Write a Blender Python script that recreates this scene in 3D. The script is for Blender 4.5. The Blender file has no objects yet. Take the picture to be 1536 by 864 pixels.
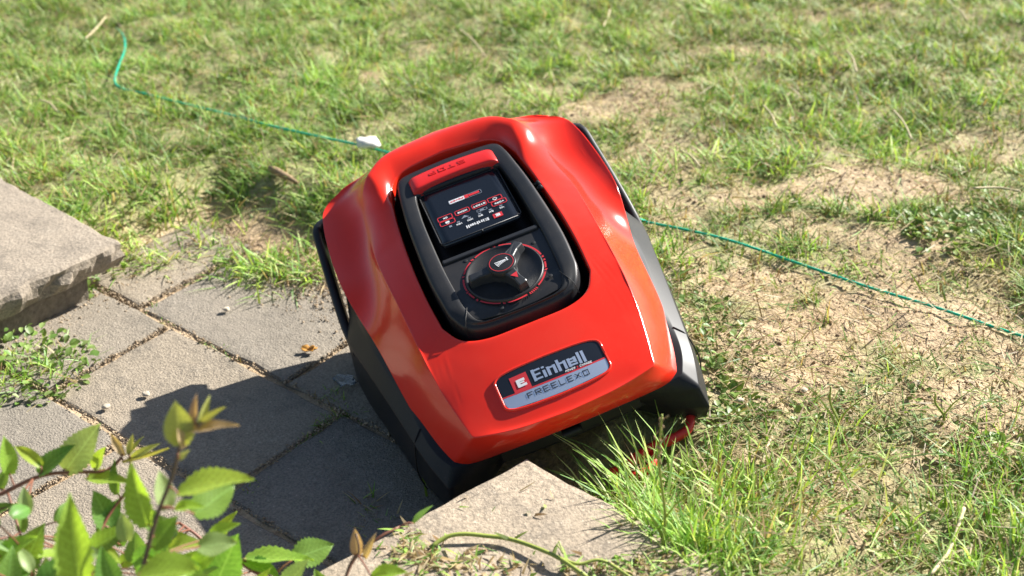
import bpy, math, random
import numpy as np
from mathutils import Vector, Matrix, Euler, noise as mnoise

random.seed(7); RNG = np.random.default_rng(7)
SC = bpy.context.scene
COL = SC.collection
rad = math.radians

# ------------------------------------------------------------------ camera, sky, sun, exposure
CAM_Z, CAM_PITCH, LENS = 1.22, rad(31), 50.0
cam = bpy.data.cameras.new('camera'); cam_o = bpy.data.objects.new('camera', cam); COL.objects.link(cam_o)
cam_o.location = (0, 0, CAM_Z); cam_o.rotation_euler = (math.pi/2 - CAM_PITCH, 0, 0)
cam.lens = LENS; cam.sensor_width = 36; cam.clip_start = .01; cam.clip_end = 500
cam.dof.use_dof = True; cam.dof.focus_distance = 1.88; cam.dof.aperture_fstop = 4.4
SC.camera = cam_o
SUN_AZ, SUN_EL = rad(35.5), rad(34)          # azimuth counted from +X towards +Y
SUN_DIR = Vector((math.cos(SUN_AZ)*math.cos(SUN_EL), math.sin(SUN_AZ)*math.cos(SUN_EL), math.sin(SUN_EL)))
world = bpy.data.worlds.new('World'); SC.world = world; world.use_nodes = True
wn = world.node_tree; bg = wn.nodes['Background']
sky = wn.nodes.new('ShaderNodeTexSky'); sky.sky_type = 'NISHITA'; sky.sun_disc = False
sky.sun_elevation = SUN_EL; sky.sun_rotation = math.pi/2 - SUN_AZ
wn.links.new(sky.outputs[0], bg.inputs[0]); bg.inputs[1].default_value = .052
sun = bpy.data.lights.new('sun', 'SUN'); sun.energy = 5.0; sun.angle = rad(.53); sun.color = (1, .965, .90)
sun_o = bpy.data.objects.new('sun', sun); COL.objects.link(sun_o)
sun_o.rotation_euler = SUN_DIR.to_track_quat('Z', 'Y').to_euler(); sun_o.location = (2, 1, 3)
SC.view_settings.view_transform = 'Standard'; SC.view_settings.look = 'None'
SC.view_settings.exposure = 1.32; SC.view_settings.gamma = 1

# ------------------------------------------------------------------ pixel -> place helpers (photo is 1536 x 864)
F = LENS/36*1536
C0 = np.array([0, 0, CAM_Z]); VR = np.array([1., 0, 0])
VF = np.array([0, math.cos(CAM_PITCH), -math.sin(CAM_PITCH)]); VU = np.array([0, math.sin(CAM_PITCH), math.cos(CAM_PITCH)])
def gp(px, py, z=0.):
    d = VF + VR*(px-768)/F - VU*(py-432)/F
    return C0 + d*((z-CAM_Z)/d[2])
def dp(px, py, depth):
    return C0 + (VF + VR*(px-768)/F - VU*(py-432)/F)*depth

# ------------------------------------------------------------------ materials
def mat(name, base=(.5, .5, .5), rough=.5, **kw):
    m = bpy.data.materials.new(name); m.use_nodes = True
    b = m.node_tree.nodes['Principled BSDF']
    b.inputs['Base Color'].default_value = (*base, 1); b.inputs['Roughness'].default_value = rough
    for k, v in kw.items():
        b.inputs[k.replace('_', ' ')].default_value = v
    return m
def N(m, t, **kw):
    n = m.node_tree.nodes.new(t)
    for k, v in kw.items(): setattr(n, k, v)
    return n
def L(m, a, b): m.node_tree.links.new(a, b)
def noise(m, scale, detail=4, rough=.6, coord='Object'):
    tc = N(m, 'ShaderNodeTexCoord'); n = N(m, 'ShaderNodeTexNoise')
    n.inputs['Scale'].default_value = scale; n.inputs['Detail'].default_value = detail; n.inputs['Roughness'].default_value = rough
    L(m, tc.outputs[coord], n.inputs['Vector']); return n
def ramp(m, src, stops):
    r = N(m, 'ShaderNodeValToRGB'); e = r.color_ramp.elements
    while len(e) < len(stops): e.new(.5)
    for i, (p, c) in enumerate(stops):
        e[i].position = p; e[i].color = (*c, 1) if len(c) == 3 else c
    L(m, src, r.inputs[0]); return r
def mix(m, fac, a, b, blend='MIX'):
    x = N(m, 'ShaderNodeMix', data_type='RGBA', blend_type=blend)
    for s, v in ((x.inputs[0], fac), (x.inputs[6], a), (x.inputs[7], b)):
        if isinstance(v, (int, float)): s.default_value = v
        elif isinstance(v, tuple): s.default_value = (*v, 1)
        else: L(m, v, s)
    return x.outputs[2]
def bump(m, src, strength, dist, prev=None):
    b = N(m, 'ShaderNodeBump'); b.inputs['Strength'].default_value = strength; b.inputs['Distance'].default_value = dist
    L(m, src, b.inputs['Height'])
    if prev: L(m, prev, b.inputs['Normal'])
    return b.outputs[0]
def P(m): return m.node_tree.nodes['Principled BSDF']

def dusty(name, base, rough, dust=.25, dustcol=(.35, .27, .19), speck=.64, **kw):
    m = mat(name, base, rough, **kw)
    n1 = noise(m, 9, 5, .65); n2 = noise(m, 420, 2, .5)
    r1 = ramp(m, n1.outputs[0], [(.42, (0, 0, 0)), (.8, (dust,)*3)])
    r2 = ramp(m, n2.outputs[0], [(speck, (0, 0, 0)), (speck+.06, (.6,)*3)])
    add = N(m, 'ShaderNodeMath', operation='MAXIMUM'); mul = N(m, 'ShaderNodeMath', operation='MULTIPLY')
    L(m, r2.outputs[0], mul.inputs[0]); mul.inputs[1].default_value = min(1, dust*2.2)
    L(m, r1.outputs[0], add.inputs[0]); L(m, mul.outputs[0], add.inputs[1])
    L(m, mix(m, add.outputs[0], base, dustcol), P(m).inputs['Base Color'])
    rr = N(m, 'ShaderNodeMapRange'); rr.inputs[3].default_value = rough; rr.inputs[4].default_value = min(1, rough+.5)
    L(m, add.outputs[0], rr.inputs[0]); L(m, rr.outputs[0], P(m).inputs['Roughness'])
    return m
M = {}
M['red'] = dusty('red_paint', (.83, .028, .011), .16, .06, (.58, .28, .17), .69, Coat_Weight=.3, Coat_Roughness=.03)
M['red_button'] = dusty('red_plastic', (.66, .016, .014), .38, .04, (.5, .2, .12), .7)
M['red_guard'] = dusty('red_guard_plastic', (.66, .02, .016), .4, .1)
M['black'] = dusty('black_plastic', (.013, .014, .016), .42, .07)
M['black_deep'] = mat('black_recess', (.008, .008, .009), .6)
M['charcoal'] = dusty('charcoal_plastic', (.014, .0155, .018), .42, .06, Specular_IOR_Level=.4)
M['chassis'] = dusty('chassis_plastic', (.010, .0115, .015), .44, .05, Specular_IOR_Level=.28)
M['knob'] = dusty('knob_plastic', (.026, .028, .031), .36, .05)
M['rubber'] = dusty('rubber', (.02, .02, .02), .8, .4)
M['screen'] = mat('screen_glass', (.008, .010, .014), .16, Coat_Weight=.3)
M['dark_plate'] = mat('badge_dark', (.012, .016, .024), .3)
M['silver'] = mat('badge_silver', (.78, .86, .98), .32, Metallic=.8)
M['white_print'] = mat('white_print', (.75, .75, .75), .5)
M['grey_print'] = mat('grey_print', (.22, .25, .3), .5)
M['red_print'] = mat('red_print', (.62, .03, .04), .5)
M['wire'] = mat('wire_green', (.0, .40, .25), .35)

def stone_mat(name, c1, c2, c3, gs=260, bstr=.5):
    m = mat(name, c1, .9)
    big = noise(m, 5, 6, .65); fine = noise(m, gs, 3, .6); med = noise(m, 38, 5, .7)
    a = mix(m, ramp(m, big.outputs[0], [(.35, (0, 0, 0)), (.65, (1, 1, 1))]).outputs[0], c1, c2)
    b = mix(m, ramp(m, med.outputs[0], [(.5, (0, 0, 0)), (.75, (.7,)*3)]).outputs[0], a, c3)
    v = ramp(m, fine.outputs[0], [(.3, (.55,)*3), (.5, (1,)*3), (.7, (1.4,)*3)])
    oi = N(m, 'ShaderNodeObjectInfo'); tone = ramp(m, oi.outputs['Random'], [(0, (.80, .82, .85)), (.5, (1, .98, .95)), (1, (1.12, 1.07, 1.0))])
    b = mix(m, 1., b, tone.outputs[0], 'MULTIPLY')
    st1 = noise(m, 13, 7, .75); stain = ramp(m, st1.outputs[0], [(.50, (0, 0, 0)), (.62, (.55,)*3), (.8, (.75,)*3)])
    b = mix(m, stain.outputs[0], b, tuple(c*.62 for c in c2))
    tcv = N(m, 'ShaderNodeTexCoord'); vo = N(m, 'ShaderNodeTexVoronoi'); vo.inputs['Scale'].default_value = 85; L(m, tcv.outputs['Object'], vo.inputs['Vector'])
    spot = ramp(m, vo.outputs['Distance'], [(.07, (.5,)*3), (.13, (0, 0, 0))]); b = mix(m, spot.outputs[0], b, tuple(min(.7, c*1.7) for c in c3))
    L(m, mix(m, .8, b, v.outputs[0], 'MULTIPLY'), P(m).inputs['Base Color'])
    nb = bump(m, fine.outputs[0], bstr, .003); nb = bump(m, st1.outputs[0], .35, .008, nb)
    nb = bump(m, fine.outputs[0], bstr*.6, .003, nb); nb = bump(m, med.outputs[0], .5, .006, nb)
    L(m, nb, P(m).inputs['Normal']); return m
M['paver'] = stone_mat('paver_concrete', (.305, .258, .20), (.25, .215, .168), (.335, .29, .23), 330, .5)
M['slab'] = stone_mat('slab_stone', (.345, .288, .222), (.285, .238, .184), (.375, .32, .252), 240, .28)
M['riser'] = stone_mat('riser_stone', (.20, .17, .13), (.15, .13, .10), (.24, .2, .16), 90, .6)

def soil_mat():
    m = mat('soil', (.3, .2, .12), .95)
    at = N(m, 'ShaderNodeAttribute', attribute_name='green')
    big = noise(m, 6, 6, .7); fine = noise(m, 150, 4, .7); med = noise(m, 34, 5, .7)
    s = ramp(m, big.outputs[0], [(.3, (.36, .25, .145)), (.5, (.48, .35, .215)), (.7, (.58, .44, .285))])
    g = ramp(m, med.outputs[0], [(.3, (.13, .17, .055)), (.55, (.24, .27, .10)), (.75, (.36, .35, .17))])
    c = mix(m, at.outputs['Fac'], s.outputs[0], g.outputs[0])
    v = ramp(m, fine.outputs[0], [(.3, (.6,)*3), (.5, (1,)*3), (.7, (1.3,)*3)])
    L(m, mix(m, .8, c, v.outputs[0], 'MULTIPLY'), P(m).inputs['Base Color'])
    nb = bump(m, med.outputs[0], .9, .012); nb = bump(m, fine.outputs[0], .8, .004, nb)
    L(m, nb, P(m).inputs['Normal']); return m
M['soil'] = soil_mat()

def veg_mat(name, trans=.35, rough=.45, attr=True, base=(.1, .2, .03)):
    m = mat(name, base, rough); p = P(m); out = m.node_tree.nodes['Material Output']
    tr = N(m, 'ShaderNodeBsdfTranslucent'); ms = N(m, 'ShaderNodeMixShader'); ms.inputs[0].default_value = trans
    p.inputs['Specular IOR Level'].default_value = .32
    if attr:
        at = N(m, 'ShaderNodeAttribute', attribute_name='col'); src = at.outputs['Color']
        L(m, src, p.inputs['Base Color'])
        L(m, mix(m, 1., src, (1.5, 1.35, .7), 'MULTIPLY'), tr.inputs['Color'])
    else:
        oi = N(m, 'ShaderNodeObjectInfo')
        n = noise(m, 28, 4, .6)
        hs = N(m, 'ShaderNodeHueSaturation'); hs.inputs['Color'].default_value = (*base, 1)
        L(m, ramp(m, n.outputs[0], [(.3, (.75,)*3), (.7, (1.2,)*3)]).outputs[0], hs.inputs['Value'])
        mr = N(m, 'ShaderNodeMapRange'); mr.inputs[3].default_value = .475; mr.inputs[4].default_value = .515
        L(m, oi.outputs['Random'], mr.inputs[0]); L(m, mr.outputs[0], hs.inputs['Hue'])
        tc = N(m, 'ShaderNodeTexCoord'); sx = N(m, 'ShaderNodeSeparateXYZ'); L(m, tc.outputs['Object'], sx.inputs[0])
        ab = N(m, 'ShaderNodeMath', operation='ABSOLUTE'); L(m, sx.outputs[0], ab.inputs[0])
        mm = N(m, 'ShaderNodeMath', operation='MULTIPLY_ADD'); L(m, ab.outputs[0], mm.inputs[0]); mm.inputs[1].default_value = -.9; L(m, sx.outputs[1], mm.inputs[2])
        fr = N(m, 'ShaderNodeMath', operation='PINGPONG'); L(m, mm.outputs[0], fr.inputs[0]); fr.inputs[1].default_value = .055
        vein = ramp(m, fr.outputs[0], [(0., (.55,)*3), (.009, (0, 0, 0))]); rib = ramp(m, ab.outputs[0], [(0., (.9,)*3), (.014, (0, 0, 0))])
        mxm = N(m, 'ShaderNodeMath', operation='MAXIMUM'); L(m, vein.outputs[0], mxm.inputs[0]); L(m, rib.outputs[0], mxm.inputs[1])
        n2 = noise(m, 6.5, 5, .75); br = ramp(m, n2.outputs[0], [(.66, (0, 0, 0)), (.72, (.8,)*3)])
        src = mix(m, mxm.outputs[0], mix(m, br.outputs[0], hs.outputs[0], (.28, .17, .06)), tuple(min(1, c*1.5+.05) for c in base)); L(m, src, p.inputs['Base Color'])
        L(m, bump(m, fr.outputs[0], .35, .004), p.inputs['Normal'])
        L(m, mix(m, 1., src, (1.6, 1.5, .6), 'MULTIPLY'), tr.inputs['Color'])
    L(m, p.outputs[0], ms.inputs[1]); L(m, tr.outputs[0], ms.inputs[2]); L(m, ms.outputs[0], out.inputs[0])
    return m
M['grass'] = veg_mat('grass_blades', .36, .52)
M['weed'] = veg_mat('weed_leaves', .3)
M['leaf_mid'] = veg_mat('leaf_mid', .42, .38, False, (.14, .28, .055))
M['leaf_bright'] = veg_mat('leaf_bright', .5, .4, False, (.27, .42, .065))
M['leaf_pale'] = veg_mat('leaf_pale', .35, .45, False, (.26, .38, .15))
M['leaf_young'] = veg_mat('leaf_young', .4, .45, False, (.36, .38, .11))
M['leaf_pink'] = veg_mat('leaf_pink', .35, .45, False, (.46, .33, .20))
M['stem_red'] = mat('stem_red', (.22, .085, .05), .5)
M['stem_brown'] = mat('stem_brown', (.10, .06, .045), .6)
M['straw'] = mat('straw', (.52, .43, .25), .7)
M['stalk'] = mat('stalk_green', (.28, .33, .06), .5)
M['dry'] = mat('dry_brown', (.26, .18, .10), .9)
M['white_stone'] = mat('white_stone', (.75, .72, .66), .85)
M['film'] = mat('clear_film', (.9, .93, .92), .12, Transmission_Weight=.9, IOR=1.3, Specular_IOR_Level=.9)
M['dead_leaf'] = mat('dead_leaf', (.42, .2, .03), .7)

# ------------------------------------------------------------------ object helpers
def tag(o, label=None, cat=None, group=None, kind=None):
    for k, v in (('label', label), ('category', cat), ('group', group), ('kind', kind)):
        if v: o[k] = v
    return o
def link(name, me, m=None, parent=None, smooth=True):
    o = bpy.data.objects.new(name, me); COL.objects.link(o)
    if m and not me.materials: me.materials.append(m)
    if smooth and len(me.polygons):
        me.polygons.foreach_set('use_smooth', np.ones(len(me.polygons), bool))
    if parent: o.parent = parent
    return o
def pyd(name, v, f):
    me = bpy.data.meshes.new(name); me.from_pydata([tuple(map(float, p)) for p in v], [], f); me.update(); return me
def empty(name, loc=(0, 0, 0), rot=(0, 0, 0)):
    o = bpy.data.objects.new(name, None); COL.objects.link(o); o.location = loc; o.rotation_euler = rot
    o.empty_display_size = .05; return o
def fastmesh(name, verts, quads, tris, cols=None):
    """big mesh from numpy arrays"""
    me = bpy.data.meshes.new(name); nq, nt = len(quads), len(tris)
    me.vertices.add(len(verts)); me.vertices.foreach_set('co', np.ascontiguousarray(verts, np.float32).ravel())
    li = np.concatenate([quads.ravel(), tris.ravel()]).astype(np.int32)
    me.loops.add(len(li)); me.loops.foreach_set('vertex_index', li)
    st = np.concatenate([np.arange(nq)*4, nq*4+np.arange(nt)*3]).astype(np.int32)
    me.polygons.add(nq+nt); me.polygons.foreach_set('loop_start', st)
    me.update(calc_edges=True)
    if cols is not None:
        a = me.attributes.new('col', 'FLOAT_COLOR', 'POINT')
        a.data.foreach_set('color', np.concatenate([cols, np.ones((len(cols), 1))], 1).astype(np.float32).ravel())
    return me
def cr(keys, n):
    """n points on a Catmull-Rom curve through keys"""
    k = np.asarray(keys, float)
    if len(k) == 2: return k[0]+(k[1]-k[0])*np.linspace(0, 1, n)[:, None]
    p = np.vstack([2*k[0]-k[1], k, 2*k[-1]-k[-2]])
    d = np.concatenate([[0], np.cumsum(np.linalg.norm(np.diff(k, axis=0), axis=1))]); u = np.linspace(0, d[-1], n)
    i = np.clip(np.searchsorted(d, u, 'right')-1, 0, len(k)-2); t = ((u-d[i])/(d[i+1]-d[i]))[:, None]
    a, b, c, e = p[i], p[i+1], p[i+2], p[i+3]
    return .5*(2*b+(c-a)*t+(2*a-5*b+4*c-e)*t**2+(3*b-a-3*c+e)*t**3)
def tube(path, r, sides=6, closed=False):
    """verts, faces of a tube along path; r scalar or list"""
    path = np.asarray(path, float); n = len(path); r = np.broadcast_to(r, n); v = []; f = []
    tan = np.gradient(path, axis=0); tan /= np.linalg.norm(tan, axis=1)[:, None]+1e-9
    ref = np.array([0, 0, 1.]) if abs(tan[0][2]) < .9 else np.array([1., 0, 0])
    u = np.cross(tan[0], ref); u /= np.linalg.norm(u)
    for i in range(n):
        u = u-tan[i]*np.dot(u, tan[i]); u /= np.linalg.norm(u)+1e-9; w = np.cross(tan[i], u)
        for s in range(sides):
            a = 2*math.pi*s/sides; v.append(path[i]+r[i]*(math.cos(a)*u+math.sin(a)*w))
    for i in range(n-1):
        for s in range(sides):
            f.append((i*sides+s, i*sides+(s+1) % sides, (i+1)*sides+(s+1) % sides, (i+1)*sides+s))
    f.append(tuple(range(sides))[::-1]); f.append(tuple(range((n-1)*sides, n*sides)))
    return v, f
class MB:
    def __init__(s): s.v = []; s.f = []
    def add(s, v, f):
        o = len(s.v); s.v += list(v); s.f += [tuple(i+o for i in q) for q in f]; return s
    def box(s, c, h, fn=None):
        v = [(c[0]+h[0]*x, c[1]+h[1]*y, c[2]+h[2]*z) for x in (-1, 1) for y in (-1, 1) for z in (-1, 1)]
        return s.add(v, [(0, 1, 3, 2), (4, 6, 7, 5), (0, 4, 5, 1), (2, 3, 7, 6), (0, 2, 6, 4), (1, 5, 7, 3)])
    def build(s, name, m, parent=None, smooth=True, bevel=0, sub=0, auto=True):
        o = link(name, pyd(name, s.v, s.f), m, parent, smooth)
        if bevel:
            b = o.modifiers.new('bevel', 'BEVEL'); b.width = bevel; b.segments = 3; b.limit_method = 'ANGLE'; b.angle_limit = rad(40)
        if sub:
            q = o.modifiers.new('sub', 'SUBSURF'); q.levels = q.render_levels = sub
        if smooth and bevel:
            w = o.modifiers.new('wn', 'WEIGHTED_NORMAL'); w.keep_sharp = True
        return o
def loft(loops, cap_first=False, cap_last=False, closed=True):
    n = len(loops[0]); v = np.vstack(loops); f = []
    for i in range(len(loops)-1):
        for j in range(n if closed else n-1):
            k = (j+1) % n; f.append((i*n+j, i*n+k, (i+1)*n+k, (i+1)*n+j))
    if cap_first: f.append(tuple(range(n))[::-1])
    if cap_last: f.append(tuple(range((len(loops)-1)*n, len(loops)*n)))
    return v, f
def half(A, B, C, n=(12, 40, 14)):
    return np.vstack([cr(A, n[0])[:-1], cr(B, n[1])[:-1], cr(C, n[2])])
def full(h):
    m = h[1:-1][::-1].copy(); m[:, 0] *= -1
    return np.vstack([h, m])

# ------------------------------------------------------------------ the ground plan
def unit(deg): return np.array([math.cos(rad(deg)), math.sin(rad(deg))])
O0 = np.array([-.248, 1.677]); UA = unit(-38.5); UB = unit(232.5)
SLAB_Z, SLAB_ZB = .10, .135
cL = gp(181, 362, SLAB_Z)[:2]; cB = gp(790, 684, SLAB_ZB)[:2]
def P2(s, t): return O0+UA*s+UB*t
def st(x, y):
    dx, dy = x-O0[0], y-O0[1]; Mi = np.linalg.inv(np.stack([UA, UB], 1))
    return Mi[0, 0]*dx+Mi[0, 1]*dy, Mi[1, 0]*dx+Mi[1, 1]*dy
# sunken path: back edge of the pit as a function of s
def pit_dist(x, y):
    """rough signed distance to the sunken path (negative inside)"""
    s, t = st(x, y)
    back = np.interp(s, [-.6, -.45, -.3, -.1, .1, .25, .36, .5], [-.27, -.285, -.31, -.27, -.20, -.12, .0, .1])
    back = back+.012*np.sin(s*31)+.008*np.sin(s*67+1)
    d = np.maximum(np.maximum(-.585-s, s-.40), (back-t)*.85)
    return np.maximum(d, t-3.0)
def hash2(x, y, f, ph=0):
    return (np.sin(x*f+1.3*np.sin(y*f*.7+ph))+np.sin(y*f*1.1+1.7*np.sin(x*f*.6+ph*2)))*.5
def ground_z(x, y):
    d = pit_dist(x, y)
    k = np.clip(d/.15, 0, 1); k = k*k*(3-2*k)
    s, t = st(x, y)
    top = np.interp(s, [-.6, -.3, .1, .5], [.055, .055, .085, .09])
    far = np.clip((np.hypot(x, y-1.7)-.7)/1.2, 0, 1)
    z = -.0045+k*(top+.0045+.012*far)
    rough = .006*hash2(x, y, 9, 1)+.004*hash2(x, y, 23, 2)+.003*hash2(x, y, 57, 3)+.0022*hash2(x, y, 131, 7)
    z = z-.038*np.exp(-((x-.175)**2+(y-1.465)**2)/.085**2)*k+.03*np.exp(-((x-.26)**2+(y-1.22)**2)/.14**2)*k
    return z+rough*np.clip(k*1.2, 0, 1)+.0015*hash2(x, y, 80, 5)*(1-k)
# bare soil patches, picked off the photograph and laid on the ground: px, py, half width, half height, strength
BARE = [(1300, 490, 230, 60, .95), (1180, 560, 120, 45, .8), (1450, 600, 110, 50, .85), (1280, 285, 120, 30, .9), (1130, 430, 90, 40, .8),
        (920, 145, 90, 34, .75), (985, 225, 55, 40, .55), (1000, 300, 50, 60, .6), (1090, 66, 50, 9, .8), (560, 97, 26, 12, .7),
        (1420, 225, 100, 24, .5), (1350, 380, 110, 34, .7), (1220, 345, 70, 26, .65), (300, 405, 75, 32, .85), (470, 470, 50, 40, .9),
        (1500, 470, 80, 60, .6), (1400, 520, 170, 40, .8), (1060, 500, 50, 60, .5), (1240, 600, 230, 34, .6), (170, 420, 40, 20, .8), (1300, 700, 160, 40, .3),
        (1120, 300, 60, 14, .5), (700, 60, 60, 10, .35), (1240, 20, 90, 9, .5), (800, 110, 40, 14, .4), (400, 20, 60, 8, .35), (1310, 12, 30, 8, .7)]
_b = []
for px, py, rx, ry, a in BARE:
    c = gp(px, py, .085)[:2]; ex = abs(gp(px+rx, py, .085)[0]-c[0]); ey = abs(gp(px, py-ry, .085)[1]-gp(px, py+ry, .085)[1])/2
    _b.append((c[0], c[1], ex, ey, a))
def green_amt(x, y):
    """1 where the lawn is dense, 0 on bare soil"""
    g = np.ones_like(x)
    wob = .38*hash2(x, y, 17, 4)+.36*hash2(x, y, 41, 6)+.30*hash2(x, y, 97, 1)
    for cx, cy, ex, ey, a in _b:
        q = np.sqrt(((x-cx)/ex)**2+((y-cy)/ey)**2)+wob
        g = np.minimum(g, 1-min(1, a*1.0)*np.clip((1.3-q)/.55, 0, 1))
    g = g*(.80+.2*np.clip(hash2(x, y, 11, 9)+hash2(x, y, 29, 2)+.6, 0, 1))
    rgt = np.clip((x+.05)/.35, 0, 1)*np.clip((2.75-y)/.5, 0, 1)
    g = g*(1-rgt*.75*np.clip(.9*hash2(x, y, 21, 11)+.7*hash2(x, y, 53, 13)+.5*hash2(x, y, 111, 3)-.12, 0, 1))
    return np.clip(g, 0, 1)

def axis(lo, hi, step, far):
    a = list(np.arange(lo, hi+1e-6, step)); d = step
    while a[-1] < far: d *= 1.35; a.append(a[-1]+d)
    d = step
    while a[0] > -far: d *= 1.35; a.insert(0, a[0]-d)
    return np.array(a)
gx = axis(-1.7, 1.7, .0125, 120); gy = axis(.7, 4.2, .0125, 120)
X, Y = np.meshgrid(gx, gy, indexing='ij'); Z = ground_z(X, Y)
nx, ny = X.shape; idx = np.arange(nx*ny).reshape(nx, ny)
q = np.stack([idx[:-1, :-1], idx[1:, :-1], idx[1:, 1:], idx[:-1, 1:]], -1).reshape(-1, 4)
me = fastmesh('ground', np.stack([X, Y, Z], -1).reshape(-1, 3), q, np.zeros((0, 3), int))
gat = me.attributes.new('green', 'FLOAT', 'POINT')
G = green_amt(X, Y)*np.clip((pit_dist(X, Y)-.02)/.08, 0, 1)
gat.data.foreach_set('value', (G*.85).astype(np.float32).ravel())
ground = tag(link('ground', me, M['soil']), kind='structure')

# ------------------------------------------------------------------ paving
def rough_slab(poly, z0, z1, seed, cell=.02, edge=.004, chip=.006, bev=.006, tilt=(0, 0)):
    """a slab with uneven edges: polygon outline (ccw), bottom z0, top z1"""
    poly = [np.array(p, float) for p in poly]; pts = []
    rs = np.random.default_rng(seed)
    for a, b in zip(poly, poly[1:]+poly[:1]):
        n = max(2, int(np.linalg.norm(b-a)/cell))
        for i in range(n): pts.append(a+(b-a)*i/n)
    pts = np.array(pts); c = pts.mean(0); n = len(pts)
    nxt = np.roll(pts, -1, 0)-np.roll(pts, 1, 0); nrm = np.stack([nxt[:, 1], -nxt[:, 0]], 1); nrm /= np.linalg.norm(nrm, axis=1)[:, None]
    def wob(k, amp): 
        r = rs.normal(0, 1, n); r = .25*np.roll(r, 1)+.5*r+.25*np.roll(r, -1); return r*amp
    zt = lambda p: z1+tilt[0]*(p[:, 0]-c[0])+tilt[1]*(p[:, 1]-c[1])
    loops = []
    e = wob(0, edge)
    def ring(off, zz): 
        p = pts+nrm*off[:, None]; return np.column_stack([p, zz])
    h = z1-z0
    loops.append(ring(e-.012+wob(1, chip*.5), np.full(n, z0)))
    loops.append(ring(e-.002+wob(1, chip*.7), zt(pts)-h*.62+wob(2, chip*.4)))
    loops.append(ring(e+wob(1, chip*.6), zt(pts)-h*.3+wob(2, chip*.3)))
    loops.append(ring(e-bev*.25+wob(3, chip*.25), zt(pts)-bev*.8+wob(2, chip*.12)))
    loops.append(ring(e-bev+wob(4, chip*.25), zt(pts)-.0006+wob(2, chip*.06)))
    loops.append(ring(e-bev*2.6, zt(pts)+wob(5, .0004)))
    v, f = loft(loops, True, True)
    return v, f
paving = empty('path', (*O0, 0)); tag(paving, kind='structure')
def paver(s0, s1, t0, t1, z, seed, sk=0.):
    g = .0028
    p = [P2(s0+g, t0+g)-O0, P2(s0+g+sk, t1-g)-O0, P2(s1-g+sk, t1-g)-O0, P2(s1-g, t0+g)-O0]
    v, f = rough_slab(p, z-.05, z, seed, .018, .0022, .003, .004, ((seed*37 % 7-3)*.003, (seed*53 % 7-3)*.003))
    me = pyd('paver', v, f); link('paver', me, M['paver'], paving, smooth=False)
rows = [(-.262, -.002, [-.62, -.46, -.12, .12, .4]), (0, .236, [-.76, -.378, .002, .38]), (.238, .475, [-.62, -.2, .17, .5]),
        (.477, .72, [-.8, -.40, -.02, .36]), (.722, .96, [-.62, -.21, .19, .55]), (.962, 1.2, [-.8, -.4, 0, .4]), (1.202, 1.44, [-.6, -.2, .2, .5])]
k = 0
for ri, (t0, t1, ss) in enumerate(rows):
    for s0, s1 in zip(ss[:-1], ss[1:]):
        if ri == 0 and s0 > .1: continue
        k += 1; paver(s0, s1, t0 if not (ri == 0 and s0 > -.2) else -.17, t1, .004*math.sin(k*2.1)*.6+.002, k)

# raised cap stones with their risers
def wall_thing(name, corner, d1, l1, d2, l2, seed, label, top, inset=.045):
    u1, u2 = unit(d1), unit(d2)
    poly = [np.zeros(2), u1*l1, u1*l1+u2*l2, u2*l2]
    if u1[0]*u2[1]-u1[1]*u2[0] < 0: poly = poly[::-1]
    root = empty(name, (corner[0], corner[1], 0)); tag(root, label, 'garden wall', 'cap stone walls along the path')
    v, f = rough_slab(poly, top-.046, top, seed, .012, .0028 if seed < 20 else .0014, .008 if seed < 20 else .004, .006)
    o = link('cap_stone', pyd('cap_stone', v, f), M['slab'], root, smooth=False)
    cc = sum(poly)/4
    pi = [p+(cc-p)/np.linalg.norm(cc-p)*inset*1.35 for p in poly]
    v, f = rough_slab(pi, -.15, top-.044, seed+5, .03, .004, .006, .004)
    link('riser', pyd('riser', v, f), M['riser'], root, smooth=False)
    return root
wall_thing('garden_wall', cL, 138.3, .75, 230.5, 1.3, 11, 'raised grey stone cap slab on a low dark riser across the sunken paving from the mower', SLAB_Z)
wall_thing('garden_wall', cB, 221.0, 1.3, -41.8, .30, 23, 'grey stone cap slab wedged under the front of the tilted red mower', SLAB_ZB)

# ------------------------------------------------------------------ the robot mower (local: +x picture right, -y nose, z up)
MT = Vector((.0207, 1.7361, .05)); ME_ = Euler((rad(1.94), rad(-15.388), rad(16.225)))
mower = empty('robot_mower', MT, ME_)
tag(mower, 'red and black robot lawn mower tipped sideways off the lawn onto the sunken paving', 'robot mower')
MR = np.array(ME_.to_matrix())
def m2w(p): return MR@np.asarray(p, float)+np.array(MT)
def w2m(p): return MR.T@(np.asarray(p, float)-np.array(MT))

zc_ = lambda y: np.interp(y, [-.31, -.292, -.25, -.2, -.16, -.1, 0, .1, .19, .25], [.135, .147, .167, .187, .200, .215, .236, .252, .268, .272])
CRB = np.array([(.123, -.282, .148), (.135, -.222, .168), (.140, -.183, .184), (.1435, -.13, .201), (.147, -.04, .213), (.150, .03, .216), (.150, .07, .218), (.147, .13, .222), (.141, .172, .236), (.131, .190, .258), (.117, .203, .272)])
xk_ = lambda y: np.interp(y, CRB[:8, 1], CRB[:8, 0]); zk_ = lambda y: np.interp(y, CRB[:8, 1], CRB[:8, 2])
def H(x, y):
    zc, zk = zc_(y), zk_(np.clip(y, -.282, .13)) + np.minimum(0, (np.asarray(y)+.282))*.9
    return zc+(zk-zc)*np.minimum(1.2, np.abs(x)/xk_(y))**2.2
n3 = lambda pts: [(x, y, float(H(x, y))) for x, y in pts]
holeA = [(0, -.168), (.055, -.166), (.088, -.152), (.104, -.122)]
holeB = [(.104, -.122), (.1075, -.06), (.1075, .01), (.103, .1), (.096, .16)]
holeC = [(.096, .16), (.084, .188), (.06, .2), (0, .206)]
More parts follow.
